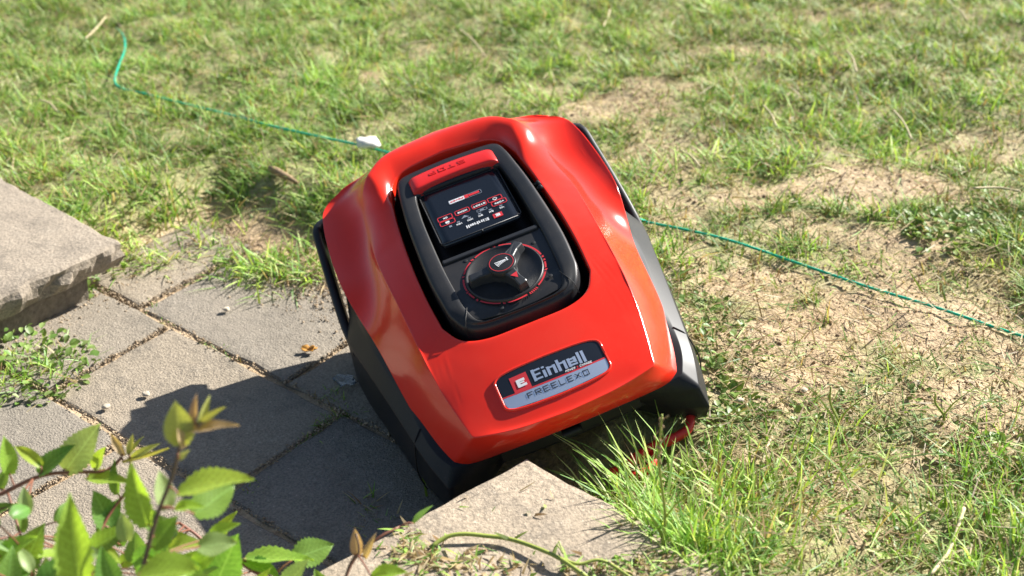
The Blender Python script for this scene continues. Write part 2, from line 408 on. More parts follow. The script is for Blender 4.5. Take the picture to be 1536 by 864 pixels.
hole = half(n3(holeA), n3(holeB[:-1])+[(.096, .16, .247)], [(.096, .16, .247), (.084, .188, .256), (.06, .2, .262), (0, .206, .265)])
hole[:, 2] = np.where(hole[:, 1] < .08, H(hole[:, 0], hole[:, 1]), hole[:, 2])
crease = half([(0, -.301, .147), (.06, -.297, .1475), (.105, -.288, .148), (.123, -.282, .148)], CRB, [(.117, .203, .272), (.08, .235, .276), (0, .256, .272)])
edge = half([(0, -.290, .112), (.08, -.284, .108), (.135, -.268, .097), (.160, -.250, .091)],
            [(.160, -.250, .091), (.171, -.224, .096), (.176, -.197, .106), (.1845, -.134, .130), (.194, -.03, .148), (.202, .012, .170), (.209, .055, .196), (.210, .112, .209), (.2055, .172, .2235), (.199, .214, .230)],
            [(.199, .214, .230), (.190, .233, .231), (.165, .241, .240), (.13, .25, .246), (0, .278, .23)])
midl = half([(0, -.299, .130), (.08, -.294, .128), (.122, -.282, .122), (.143, -.268, .120)],
            [(.143, -.268, .120), (.154, -.224, .133), (.1595, -.19, .147), (.165, -.134, .1675), (.1710, -.03, .1805), (.1745, .012, .188), (.1765, .055, .1965), (.1755, .112, .2045), (.169, .172, .2195), (.160, .220, .237)],
            [(.160, .220, .237), (.148, .232, .242), (.115, .243, .254), (.08, .252, .260), (0, .270, .254)])
def lag(t):  # crease -> mid -> edge
    a = (1-t)*(1-2*t); b = 4*t*(1-t); c = t*(2*t-1); return a*crease+b*midl+c*edge
rings = []
dn = lambda l, z: l-np.array([0, 0, z])
cen = np.array([0, .02, 0])
def out2(l, d):
    n = l-cen; n = n*np.array([1, .8, 0]); n /= np.linalg.norm(n, axis=1)[:, None]+1e-9; return l+n*d
rings += [dn(hole, .016), dn(hole, .004), dn(out2(hole, .0008), .0012), out2(hole, .003)]
base = out2(hole, .003)
for t in (.12, .3, .5, .7, .86, .955):
    l = base+(crease-base)*t
    hz = H(l[:, 0], l[:, 1]); w = np.clip((.13-l[:, 1])/.06, 0, 1)
    lin = l[:, 2]+.006*4*t*(1-t)
    l[:, 2] = w*hz+(1-w)*lin; rings.append(l)
rings += [crease]
for t in (.05, .2, .4, .6, .8, .95, 1): rings.append(lag(t))
ins = out2(edge, -.004); rings += [dn(ins, .004), dn(out2(edge, -.009), .006), dn(out2(edge, -.018), .006)]
v, f = loft([full(r) for r in rings])
hood = MB().add(v, f).build('hood', M['red'], mower, sub=2)
def ring_crease(o, n, ring, val):
    at = o.data.attributes.new('crease_edge', 'FLOAT', 'EDGE') if 'crease_edge' not in o.data.attributes else o.data.attributes['crease_edge']
    ev = np.zeros(len(o.data.edges)*2, np.int32); o.data.edges.foreach_get('vertices', ev); ev = ev.reshape(-1, 2)
    w = np.zeros(len(ev), np.float32); at.data.foreach_get('value', w)
    w[(ev[:, 0]//n == ring) & (ev[:, 1]//n == ring)] = val; at.data.foreach_set('value', w)
NH = len(full(hole)); ring_crease(hood, NH, 10, .72); ring_crease(hood, NH, 17, .6)

# dark tub under the opening
tub = [dn(out2(hole, .0015), .0155), dn(hole, .03), dn(out2(hole, -.01), .085)]
v, f = loft([full(r) for r in tub], False, True); MB().add(v, f).build('well', M['black_deep'], mower)

# console
zt_ = lambda y: np.interp(y, [-.17, -.152, -.14, -.12, -.083, .063, .15, .21], [.196, .205, .213, .2205, .2275, .2465, .258, .264])
cz = lambda pts, dz=0: [(x, y, float(zt_(y))+dz) for x, y in pts]
co = half(cz([(0, -.154), (.055, -.152), (.08, -.142), (.092, -.118)]), cz([(.092, -.118), (.0965, -.06), (.0965, 0), (.093, .08), (.086, .15)]), cz([(.086, .15), (.079, .178), (.06, .186), (0, .19)]))
ci = half(cz([(0, -.1475), (.046, -.1455), (.061, -.138), (.068, -.115)]), cz([(.068, -.115), (.071, -.05), (.071, 0), (.0695, .07), (.066, .115)]), cz([(.066, .115), (.063, .129), (.054, .133), (0, .134)]))
co[:, 2] = zt_(co[:, 1]); ci[:, 2] = zt_(ci[:, 1])
mid_ = (co+ci)/2; mid_[:, 2] = zt_(mid_[:, 1])+.0008
rr = [dn(co, .055), dn(co, .012), dn(co, .006), dn(out2(co, -.0015), .0015), out2(co, -.005), mid_, out2(ci, .003), dn(out2(ci, .0006), .001), dn(ci, .005), dn(ci, .035)]
v, f = loft([full(r) for r in rr]); frame = MB().add(v, f).build('console_frame', M['charcoal'], mower, sub=1); ring_crease(frame, NH, 4, .5); ring_crease(frame, NH, 6, .6); ring_crease(frame, NH, 2, .5)
# fine seams across the front lip of the console
for sx in (-1, 1):
    p = [(sx*.0655, -.1215, float(zt_(-.1215))+.0006), (sx*.073, -.137, float(zt_(-.137))+.0012), (sx*.0765, -.1445, float(zt_(-.1445))+.0002), (sx*.0785, -.1475, float(zt_(-.149))-.012)]
    MB().add(*tube(p, .0006, 4)).build('seam', M['black_deep'], frame)
def hwin(y): 
    o = np.argsort(ci[:, 1]); return np.interp(y, ci[o, 1], ci[o, 0])
def plate(ys, hw, zf, th, nx=9, dome=0):
    v = []; f = []; m = len(ys)
    for y in ys:
        for i in range(nx):
            u = -1+2*i/(nx-1); v.append((u*hw(y), y, zf(y)+dome*(1-u*u)))
    for j in range(m-1):
        for i in range(nx-1): f.append((j*nx+i, j*nx+i+1, (j+1)*nx+i+1, (j+1)*nx+i))
    b = list(range(nx))+[j*nx+nx-1 for j in range(1, m)]+[(m-1)*nx+i for i in range(nx-2, -1, -1)]+[j*nx for j in range(m-2, 0, -1)]
    o = len(v); v += [(v[i][0], v[i][1], v[i][2]-th) for i in b]
    for k in range(len(b)):
        k2 = (k+1) % len(b); f.append((b[k], o+k, o+k2, b[k2]))
    return v, f
MB().add(*plate(np.linspace(-.146, .1335, 40), lambda y: hwin(y)+.002, lambda y: zt_(y)-.034, .004)).build('bay_floor', M['black_deep'], mower)
pz = lambda y: zt_(y)-.005*np.clip((y+.147)/.035, .06, 1)
dial_panel = MB().add(*plate(np.linspace(-.1470, -.024, 30), lambda y: hwin(y)+.001, pz, .03)).build('dial_panel', M['black'], mower, bevel=.0015)
MB().box((0, -.0215, float(zt_(-.0215))-.011), (.0695, .0045, .009)).build('ledge', M['charcoal'], mower, bevel=.002)
def rr_hw(y, y0, y1, hw, r):
    d = min(y-y0, y1-y); return hw if d >= r else hw-r+math.sqrt(max(0, r*r-(r-d)**2))
DY0, DY1 = .018, .132
ysd = np.concatenate([DY0+np.array([0, .0006, .002, .004, .006]), np.linspace(DY0+.012, DY1-.012, 8), DY1-np.array([.006, .004, .002, .0006, 0])])
dz_ = lambda y: float(zt_(.0)) - .007 + (y-.0)*.135
display = MB().add(*plate(ysd, lambda y: rr_hw(y, DY0, DY1, .060, .006), dz_, .008)).build('display', M['screen'], mower)
# thin bead round the display
bl = [(sx*rr_hw(y, DY0, DY1, .0602, .006), y, dz_(y)) for sx, yy in ((1, ysd), (-1, ysd[::-1])) for y in yy]
bl.append(bl[0]); MB().add(*tube(bl, .0009, 5)).build('bezel', M['charcoal'], display)
MB().box((0, DY0-.0012, dz_(DY0)-.001), (.0012, .002, .0015)).build('latch', M['charcoal'], display)

# STOP bar
mb = MB(); sv = []
def stopz(y): return float(zt_(y))+.0050
ys = np.linspace(.136, .176, 9)
prof = [(-.001, -.014), (0, -.003), (.0008, -.0004), (.003, .0008), (.018, .0020), (.031, .0014), (.0345, .0), (.036, -.004), (.0365, -.014)]
xs = np.concatenate([[-.0655, -.065, -.063, -.058], np.linspace(-.05, .05, 11), [.058, .063, .065, .0655]])
ml = []
for x in xs:
    sh = max(0, (abs(x)-.057)/.0085); ml.append(np.array([(x, .136+py+.010*(1-(x/.066)**2)*.6-.004, stopz(.15)+pzv*(1 if pzv < -.01 else 1)-sh**2*.005) for py, pzv in prof]))
v, f = loft(ml, True, True, closed=False); stop = MB().add(v, f).build('stop_button', M['red_button'], mower, sub=1)

# ---- lettering made of strokes
ST = {'E': [(.0, 0, 0, 1), (0, 1, 1, 1), (0, .5, .85, .5), (0, 0, 1, 0)], 'F': [(0, 0, 0, 1), (0, 1, 1, 1), (0, .5, .85, .5)],
      'R': [(0, 0, 0, 1), (0, 1, 1, 1), (1, 1, 1, .5), (1, .5, 0, .5), (.45, .5, 1, 0)], 'L': [(0, 1, 0, 0), (0, 0, 1, 0)],
      'X': [(0, 0, 1, 1), (0, 1, 1, 0)], 'O': [(0, 0, 0, 1), (0, 1, 1, 1), (1, 1, 1, 0), (1, 0, 0, 0)], 'S': [(1, 1, 0, 1), (0, 1, 0, .5), (0, .5, 1, .5), (1, .5, 1, 0), (1, 0, 0, 0)],
      'T': [(0, 1, 1, 1), (.5, 1, .5, 0)], 'P': [(0, 0, 0, 1), (0, 1, 1, 1), (1, 1, 1, .5), (1, .5, 0, .5)], 'K': [(0, 0, 0, 1), (0, .5, 1, 1), (0, .5, 1, 0)],
      'H': [(0, 0, 0, 1), (1, 0, 1, 1), (0, .5, 1, .5)], 'M': [(0, 0, 0, 1), (0, 1, .5, .4), (.5, .4, 1, 1), (1, 1, 1, 0)], 'A': [(0, 0, 0, 1), (0, 1, 1, 1), (1, 1, 1, 0), (0, .5, 1, .5)],
      'W': [(0, 1, .25, 0), (.25, 0, .5, .6), (.5, .6, .75, 0), (.75, 0, 1, 1)], 'C': [(1, 1, 0, 1), (0, 1, 0, 0), (0, 0, 1, 0)], 'N': [(0, 0, 0, 1), (0, 1, 1, 0), (1, 0, 1, 1)],
      'G': [(1, 1, 0, 1), (0, 1, 0, 0), (0, 0, 1, 0), (1, 0, 1, .5), (1, .5, .5, .5)], '-': [(.1, .5, .9, .5)], 'U': [(0, 1, 0, 0), (0, 0, 1, 0), (1, 0, 1, 1)], 'I': [(.5, 0, .5, 1)],
      '0': [(0, 0, 0, 1), (0, 1, 1, 1), (1, 1, 1, 0), (1, 0, 0, 0)], '1': [(.6, 0, .6, 1)], '2': [(0, 1, 1, 1), (1, 1, 1, .5), (1, .5, 0, .5), (0, .5, 0, 0), (0, 0, 1, 0)],
      '4': [(0, 1, 0, .5), (0, .5, 1, .5), (1, 1, 1, 0)], '6': [(1, 1, 0, 1), (0, 1, 0, 0), (0, 0, 1, 0), (1, 0, 1, .5), (1, .5, 0, .5)], '8': [(0, 0, 0, 1), (0, 1, 1, 1), (1, 1, 1, 0), (1, 0, 0, 0), (0, .5, 1, .5)],
      'e': [(1, .02, 0, .02), (0, .02, 0, .68), (0, .68, 1, .68), (1, .68, 1, .36), (1, .36, .3, .36)], 'i': [(.5, 0, .5, .50), (.5, .97, .5, .97)],
      'n': [(0, 0, 0, .68), (0, .68, 1, .68), (1, .68, 1, 0)], 'h': [(0, 0, 0, 1), (0, .66, 1, .66), (1, .66, 1, 0)], 'l': [(.5, 0, .5, 1)], ' ': []}
NARROW = {'i': .34, 'l': .34, 'I': .4, '1': .5, ' ': .5}
def strokes(text, height, cw, gap, wd, slant=0., wh=None):
    """flat quads (u, v) of a text line centred on 0,0"""
    quads = []; x = 0
    for chn in text:
        w = cw*NARROW.get(chn, 1.)
        for k, (a, b, c, d) in enumerate(ST[chn]):
            p = np.array([x+wd/2+a*max(w-wd, 0), wd/2+b*(height-wd)]); qv = np.array([x+wd/2+c*max(w-wd, 0), wd/2+d*(height-wd)])
            if chn in 'ilI1': p[0] = qv[0] = x+w/2
            t = qv-p; ln = np.linalg.norm(t); wq = wh if (wh and abs(t[1]) < 1e-6) else wd; t = t/ln if ln > 1e-9 else np.array([1., 0]); nn = np.array([-t[1], t[0]])*wq/2
            diag = abs(t[0]*t[1]) > .02; ext = t*wd/2*(0 if diag else 1)
            quads.append([p-ext-nn, qv+ext-nn, qv+ext+nn, p-ext+nn])
        x += w+gap
    x -= gap; out = []
    for qd in quads: out.append([(u+slant*vv-x/2, vv-height/2) for u, vv in qd])
    return out
def print_on(name, quads, fn, m, parent, off=.0004, seg=1):
    v = []; f = []
    for k, qd in enumerate(quads):
        o = len(v); v += [fn(u, w, off+.000015*(k % 7)) for u, w in qd]; f.append((o, o+1, o+2, o+3))
    return link(name, pyd(name, v, f), m, parent, smooth=False)
def rect(cx, cy, hw, hh): return [(cx-hw, cy-hh), (cx+hw, cy-hh), (cx+hw, cy+hh), (cx-hw, cy+hh)]
def rrect_outline(cx, cy, hw, hh, w):
    return [rect(cx, cy+hh, hw-w, w/2), rect(cx, cy-hh, hw-w, w/2), rect(cx-hw, cy, w/2, hh-w), rect(cx+hw, cy, w/2, hh-w),
            [(cx-hw-w/2, cy+hh-w), (cx-hw+w/2, cy+hh-w), (cx-hw+w, cy+hh-w/2), (cx-hw+w, cy+hh+w/2)], [(cx+hw+w/2, cy+hh-w), (cx+hw-w, cy+hh+w/2), (cx+hw-w, cy+hh-w/2), (cx+hw-w/2, cy+hh-w)],
            [(cx-hw-w/2, cy-hh+w), (cx-hw+w, cy-hh-w/2), (cx-hw+w, cy-hh+w/2), (cx-hw+w/2, cy-hh+w)], [(cx+hw+w/2, cy-hh+w), (cx+hw-w/2, cy-hh+w), (cx+hw-w, cy-hh+w/2), (cx+hw-w, cy-hh-w/2)]]
def shift(qs, dx, dy): return [[(u+dx, w+dy) for u, w in q] for q in qs]

# badge
BC = -.2475
def badge_y(u, vv):   # u,vv in -1..1 -> y
    top = -.2245+.0012*(1-u*u); bot = -.2700-.0045*(1-u*u); return bot+(top-bot)*(vv+1)/2
def badge_pt(x, w, off):
    """w measured in metres from the badge middle"""
    y = BC+w; return (x, y, float(H(x, y))+.0012+off)
def badge_patch(name, v0, v1, m, off, hw=.0705, parent=None, nx=33, nv=5):
    v = []; f = []
    for j in range(nv):
        vv = v0+(v1-v0)*j/(nv-1)
        for i in range(nx):
            u = -1+2*i/(nx-1); e = 1-.07*max(0, (abs(vv)-.55)/.45)**2.5
            x = u*hw*e; y = badge_y(u, vv); v.append((x, y, float(H(x, y))+.0012+off))
    for j in range(nv-1):
        for i in range(nx-1): f.append((j*nx+i, j*nx+i+1, (j+1)*nx+i+1, (j+1)*nx+i))
    return link(name, pyd(name, v, f), m, parent)
badge = badge_patch('badge', -1, 1, M['dark_plate'], 0, parent=mower, nv=17)
SPL = -.24
badge_patch('silver_band', -.985, SPL-.05, M['silver'], .0003, .0698, badge, nv=9)
badge_patch('red_line', SPL-.06, SPL+.02, M['red_print'], .0004, .0703, badge, nv=3)
rim = []
for i in range(121):
    a = 2*math.pi*i/120; u = np.sign(math.cos(a))*abs(math.cos(a))**.2; vv = np.sign(math.sin(a))*abs(math.sin(a))**.2
    e = 1-.07*max(0, (abs(vv)-.55)/.45)**2.5
    x = u*.0722*e; y = badge_y(u, vv*1.06); rim.append((x, y, float(H(x, y))+.0006))
MB().add(*tube(rim, .0019, 8)).build('badge_rim', M['red'], badge)
print_on('logo_square', [rect(-.0415, .0035, .0115, .0115)], badge_pt, M['red_print'], badge, .0004)
print_on('logo_letter', [rect(-.0442, .0035, .0022, .0052), rect(-.0405, .0071, .0056, .0017), rect(-.0400, -.0001, .0060, .0017), rect(-.0392, .0038, .0030, .0010)], badge_pt, M['white_print'], badge, .0007)
print_on('brand_letters', shift(strokes('Einhell', .0160, .0122, .0017, .0039, 0, .0024), .0115, .0058), badge_pt, M['silver'], badge, .0004)
print_on('series_letters', shift(strokes('FREELEXO', .0072, .0078, .0030, .0010), .0015, -.0155), badge_pt, M['dark_plate'], badge, .0008)
print_on('slogan_letters', shift(strokes('POWER', .0026, .0022, .0006, .0006, .25), .0225, -.0052), badge_pt, M['white_print'], badge, .0010)
print_on('slogan_letters', shift(strokes('CHANGE', .0026, .0022, .0006, .0006, .25), .0435, -.0052), badge_pt, M['white_print'], badge, .0010)
print_on('slogan_mark', shift(strokes('X', .0028, .0026, .0006, .0009, .1), .0325, -.0052), badge_pt, M['red_print'], badge, .0010)

# display print, readable from the mower's rear (turned half round)
DC = .072
def disp_pt(u, w, off): return (-u, DC-w, dz_(DC-w)+off)
wl, rl, gl = [], [], []
rl += [rect(-.0295, .0385, .0068, .0045)]
wl += shift(strokes('E', .0055, .0065, 0, .0016), -.0295, .0385)
wl += shift(strokes('Einhell', .0060, .0056, .0009, .0017, 0, .0009), .001, .0385)
for tx, t in ((-.0395, '4H'), (-.0235, '6H'), (-.0075, '8H'), (.008, '10H'), (.0245, '12H')):
    wl += shift(strokes(t, .0034, .0027, .0008, .0008), tx, .0265); gl += [rect(tx+.001, .0315-.0005, .0022, .0009)][:0]+[rect(tx, .0218, .0022, .0010)]
for bx, by, w, t in ((-.0395, .0140, .0108, 'WORK'), (-.0365, .0035, .0102, None), (-.0125, .0040, .0105, 'START'), (.0130, .0040, .0105, 'HOME'), (.0390, .0040, .0105, 'OK'), (.0385, .0145, .0108, None)):
    rl += rrect_outline(bx, by, w, .0046, .0012)
    if t: wl += shift(strokes(t, .0034, .0030, .0008, .0009), bx, by)
wl += shift(rrect_outline(0, 0, .0026, .0022, .0011), -.0365, .0035)+[rect(-.0365, .0060, .0005, .0014)]
wl += [rect(.0385, .0137, .0030, .0018)]+shift(rrect_outline(0, 0, .0017, .0014, .0009), .0385, .0160)
gl += shift([[(-.006, .0022), (0, -.0035), (.006, .0022), (0, .0012)]], .013, .0165)+rrect_outline(-.013, .0155, .0075, .0022, .0008)+[rect(-.013, .0155, .003, .0012), rect(.037, .0245, .002, .0018)]
wl += [rect(.0125, -.0235, .0115, .0034)]; rl += [rect(-.002, -.0235, .003, .0034), rect(-.0135, -.0235, .008, .0022)]
wl += shift(strokes('X', .004, .004, 0, .001), -.002, -.0235)*0
rl2 = shift(strokes('POWER', .0032, .0032, .0009, .0009), .0125, -.0235)
print_on('display_print', wl, disp_pt, M['white_print'], display, .0006)
print_on('display_marks', rl+rl2, disp_pt, M['red_print'], display, .0008)
print_on('display_icons', gl+rrect_outline(0, -.0235, .0245, .0038, .0007), disp_pt, M['grey_print'], display, .0005)
print_on('display_logo_mark', shift(strokes('E', .0055, .0065, 0, .0016), -.0295, .0385), disp_pt, M['white_print'], display, .0012)
# raised STOP lettering
sq = strokes('STOP', .011, .0105, .0045, .0020)
mb = MB()
for qd in sq:
    zz = stopz(.15)+.0014
    lo = [(-u-.006, .1560-w*.80, zz-.0012) for u, w in qd]; hi = [(x, y, z+.0022) for x, y, z in lo]
    mb.add(lo+hi, [(4, 5, 6, 7), (0, 1, 5, 4), (1, 2, 6, 5), (2, 3, 7, 6), (3, 0, 4, 7)])
mb.build('stop_letters', M['red_button'], stop, smooth=False)

# dial
DLY = -.083; dsl = math.atan(.13); DLZ = float(pz(DLY))
def dial_pt(x, y, z): return (x, DLY+y*math.cos(dsl)-z*math.sin(dsl), DLZ+y*math.sin(dsl)+z*math.cos(dsl))
def disc_loops(rz, n=56): return [np.array([dial_pt(r*math.cos(2*math.pi*i/n), r*math.sin(2*math.pi*i/n), z) for i in range(n)]) for r, z in rz]
dial_base = MB().add(*loft(disc_loops([(.0535, -.004), (.0535, .0022), (.0525, .0032), (.0512, .0034), (.0500, .0020), (.03, .0018), (.012, .0018)]), False, True)).build('dial_base', M['black'], mower)
def arc(r0, r1, a0, a1, z=.0006):
    n = max(2, int((a1-a0)/5)); v = []; f = []
    for i in range(n+1):
        a = rad(a0+(a1-a0)*i/n)
        for r in (r0, r1): v.append(dial_pt(r*math.cos(a), r*math.sin(a), z))
    for i in range(n): f.append((2*i, 2*i+1, 2*i+3, 2*i+2))
    return v, f
mb = MB()
for a0, a1 in ((8, 52), (62, 80), (92, 118), (128, 152), (162, 186), (192, 205), (216, 246), (256, 284), (306, 332), (340, 352)): mb.add(*arc(.0548, .0572, a0, a1))
for a in (3, 57, 86, 123, 157, 189, 211, 251, 336, 356): mb.add(*arc(.0545, .0578, a-1.6, a+.4)); mb.add(*arc(.0558, .0585, a+.6, a+2.0))
for a in range(288, 303, 3): mb.add(*arc(.0550, .0590, a, a+1.6))
mb.build('dial_scale', M['red_print'], dial_base, smooth=False)
for a in (33, 128, 248, 325):
    v, f = loft([np.array([dial_pt(.0645*math.cos(rad(a))+r*math.cos(t), .0645*math.sin(rad(a))+r*math.sin(t), z) for t in np.linspace(0, 2*math.pi, 13)[:-1]]) for r, z in ((.0030, .0005), (.0026, .0007))], False, True)
    MB().add(v, f).build('screw_hole', M['black_deep'], dial_panel)
arms = [44, 180, 288]
def knob_outline(s=1., aw=.0085, al=.0485, hub=.0195):
    p = []
    for i, a in enumerate(arms):
        b = arms[(i+1) % 3]+(360 if i == 2 else 0); c, sn = math.cos(rad(a)), math.sin(rad(a))
        for u, w in ((hub*.95, -aw*1.25), (al*.72, -aw*.85), (al*.97, -aw), (al, -aw*.8), (al, aw*.8), (al*.97, aw), (al*.72, aw*.85), (hub*.95, aw*1.25)): p.append((u*s*c-w*s*sn, u*s*sn+w*s*c))
        for fr in (.38, .5, .62):
            g = rad(a+(b-a)*fr); p.append((hub*s*math.cos(g), hub*s*math.sin(g)))
    return p
def kl(s, z, aw=.0085, al=.0485, hub=.0195): return np.array([dial_pt(x, y, z-(max(0, math.hypot(x, y)-.02)*.10 if z > .008 else 0)) for x, y in knob_outline(s, aw, al, hub)])
v, f = loft([kl(1, .0018, .0080, .0490, .0190), kl(1, .011, .0072, .0482, .0178), kl(1, .0165, .0066, .0472, .0170), kl(1, .0178, .0054, .0458, .0158)], False, True)
knob = MB().add(v, f).build('dial_knob', M['knob'], mower, smooth=False, bevel=.0007)
v, f = loft(disc_loops([(.0195, .010), (.0195, .0192), (.0187, .0200), (.0178, .0202), (.005, .0202)], 40), False, True); cap = MB().add(v, f).build('knob_cap', M['charcoal'], knob)
mb = MB().add(*arc(.0158, .0166, 0, 360, .0206)); mb.build('cap_ring', M['red_print'], cap, smooth=False)
bars = []
for i in range(8):
    x = -.0095+i*.0021; bars.append([(x, .001+.0004*i), (x+.0012, .001+.0004*i), (x+.0012+.003*(1-i/8), -.0062+.0065*(i/8)**.7), (x+.003*(1-i/8), -.0062+.0065*(i/8)**.7)])
bars += [rect(.0095, .0035, .0007, .0032), rect(.0095, .0064, .0016, .0005), rect(.0095, .0006, .0016, .0005), rect(-.001, .0032, .0088, .0007)]
print_on('cap_emblem', bars, lambda u, w, o: dial_pt(u*.92, w*.92-.0005, .0204+o), M['white_print'], cap, .0004)
c_, s_ = math.cos(rad(288)), math.sin(rad(288))
print_on('pointer', [[(.0265*c_+.0052*s_, .0265*s_-.0052*c_), (.037*c_, .037*s_), (.037*c_-.0001, .037*s_), (.0265*c_-.0052*s_, .0265*s_+.0052*c_)]], lambda u, w, o: dial_pt(u, w, .0173+o), M['red_print'], knob, .0004)
# little hinge pins in the gap beside the console
for dy in (0, .012):
    v, f = tube([(.0985, .064+dy, .232), (.1055, .064+dy, .236)], .0035, 8); MB().add(v, f).build('hinge_pin', M['chassis'], mower)

# chassis skirt
ctop = half([(0, -.272, .118), (.08, -.268, .115), (.125, -.255, .108), (.148, -.24, .104)],
            [(.148, -.24, .104), (.162, -.2, .116), (.172, -.134, .138), (.182, -.03, .156), (.19, .05, .188), (.192, .12, .2), (.18, .2, .21)],
            [(.18, .2, .21), (.15, .22, .215), (.1, .24, .215), (0, .26, .21)])
csh0 = half([(0, -.268, .098), (.08, -.268, .096), (.118, -.268, .094), (.160, -.262, .098)],
            [(.160, -.262, .098), (.176, -.222, .108), (.186, -.134, .127), (.199, -.04, .141), (.206, .03, .147), (.207, .065, .150), (.207, .09, .156), (.205, .13, .166), (.194, .2, .176)],
            [(.194, .2, .176), (.16, .222, .165), (.1, .235, .165), (0, .245, .165)])
csh = half([(0, -.262, .090), (.08, -.262, .088), (.126, -.266, .080), (.174, -.276, .078)],
           [(.174, -.276, .078), (.189, -.226, .096), (.203, -.14, .110), (.217, -.05, .118), (.229, .03, .120), (.230, .06, .120), (.219, .086, .120), (.212, .13, .124), (.200, .2, .126)],
           [(.200, .2, .126), (.16, .218, .11), (.1, .225, .11), (0, .235, .11)])
cmi = half([(0, -.240, .072), (.08, -.240, .070), (.130, -.262, .052), (.180, -.284, .046)],
           [(.180, -.284, .046), (.196, -.226, .050), (.2115, -.14, .052), (.226, -.05, .052), (.238, .035, .050), (.237, .058, .050), (.206, .078, .060), (.195, .13, .07), (.185, .2, .07)],
           [(.185, .2, .07), (.15, .21, .07), (.1, .215, .07), (0, .22, .07)])
cbo = half([(0, -.225, .045), (.08, -.225, .044), (.132, -.250, .022), (.175, -.270, .016)],
           [(.175, -.270, .016), (.192, -.215, .012), (.208, -.14, .006), (.222, -.05, .004), (.235, .03, .003), (.232, .05, .003), (.2, .07, .02), (.19, .13, .035), (.18, .19, .04)],
           [(.18, .19, .04), (.15, .2, .04), (.1, .205, .04), (0, .21, .04)])
def lerp(a, b, t): return a+(b-a)*t
cl = [ctop, lerp(ctop, csh0, .5), lerp(ctop, csh0, .92), csh0, lerp(csh0, csh, .1), lerp(csh0, csh, .5), lerp(csh0, csh, .9), csh, lerp(csh, cmi, .1), lerp(csh, cmi, .5), lerp(csh, cmi, .92), cmi, lerp(cmi, cbo, .5), cbo, out2(cbo, -.02)]
v, f = loft([full(r) for r in cl]); chassis = MB().add(v, f).build('chassis', M['chassis'], mower, sub=1); ring_crease(chassis, NH, 3, .6); ring_crease(chassis, NH, 7, .7); ring_crease(chassis, NH, 11, .5)
def col_crease(o, n, cols, val):
    at = o.data.attributes['crease_edge']; ev = np.zeros(len(o.data.edges)*2, np.int32); o.data.edges.foreach_get('vertices', ev); ev = ev.reshape(-1, 2)
    w = np.zeros(len(ev), np.float32); at.data.foreach_get('value', w)
    w[(ev[:, 0] % n == ev[:, 1] % n) & np.isin(ev[:, 0] % n, cols)] = val; at.data.foreach_set('value', w)
col_crease(chassis, NH, [11, NH-11], .75); col_crease(hood, NH, [11, NH-11], .35)
v, f = loft([full(out2(cbo, -.018)), full(dn(out2(cbo, -.05), -.012))], False, True); MB().add(v, f).build('underside', M['black_deep'], mower)
# front slots and crossbar
mb = MB()
for x in (-.055, .055): mb.box((x, -.2585, .0815), (.042, .006, .0085))
mb.build('front_slot', M['black_deep'], mower, bevel=.002)
v, f = tube([(-.12, -.243, .066), (-.06, -.250, .068), (0, -.252, .068), (.06, -.250, .068), (.12, -.243, .066)], .007, 8); MB().add(v, f).build('crossbar', M['charcoal'], mower)
# side bumper bars standing off the body at the rear
for sx in (-1, 1):
    pth = cr([(.170, .234, .200), (.202, .232, .199), (.215, .222, .194), (.2190, .19, .177), (.2220, .15, .157), (.2245, .11, .136), (.2260, .07, .114), (.2225, .02, .104)], 40)
    loops = []
    tn = np.gradient(pth, axis=0); tn /= np.linalg.norm(tn, axis=1)[:, None]
    for p, t in zip(pth, tn):
        sd = np.cross(t, (0, 0, 1)); sd /= np.linalg.norm(sd)+1e-9; upv = np.cross(sd, t)
        sec = [(-.006, -.032), (.005, -.032), (.0065, -.026), (.0065, .010), (.004, .013), (-.004, .013), (-.006, .010)]
        loops.append(np.array([(p+sd*a*-1+upv*b)*np.array([sx, 1, 1]) for a, b in sec]))
    v, f = loft(loops, True, True); MB().add(v, f).build('bumper_bar', M['charcoal'], mower)
    # body seam between front pod and side panel
    sm = [tuple(np.array(p)*np.array([sx, 1, 1])) for p in ((.180, -.19, .1165), (.192, -.195, .1045), (.1985, -.2, .085), (.2035, -.2, .055), (.2005, -.196, .02))]
    MB().add(*tube(cr(sm, 14), .0011, 5)).build('seam', M['black_deep'], chassis)
# wheels
def wheel(name, c, r, w, m):
    root = MB(); n = 40
    prof = [(r*.55, -w/2), (r*.9, -w/2), (r, -w/2*.75), (r, w/2*.75), (r*.9, w/2), (r*.55, w/2)]
    ls = [np.array([(c[0]+x, c[1]+(rr*(1+.035*((k % 4) < 2)*(rr > r*.95)))*math.cos(2*math.pi*k/n), c[2]+(rr*(1+.035*((k % 4) < 2)*(rr > r*.95)))*math.sin(2*math.pi*k/n)) for k in range(n)]) for rr, x in prof]
    v, f = loft(ls); root.add(v, f); o = root.build(name, M['chassis'], mower, smooth=False)
    o.data.materials.clear(); o.data.materials.append(M['rubber'])
    h = MB(); ls = [np.array([(c[0]+x, c[1]+rr*math.cos(2*math.pi*k/24), c[2]+rr*math.sin(2*math.pi*k/24)) for k in range(24)]) for rr, x in ((.008, -w/2*.8), (r*.56, -w/2*.9), (r*.56, w/2*.9), (.008, w/2*.8))]
    v, f = loft(ls, True, True); h.add(v, f).build('hub', M['charcoal'], o)
for sx in (-1, 1):
    wheel('rear_wheel', (sx*.160, .10, .098), .097, .045, None); wheel('front_wheel', (sx*.135, -.185, .036), .036, .026, None)
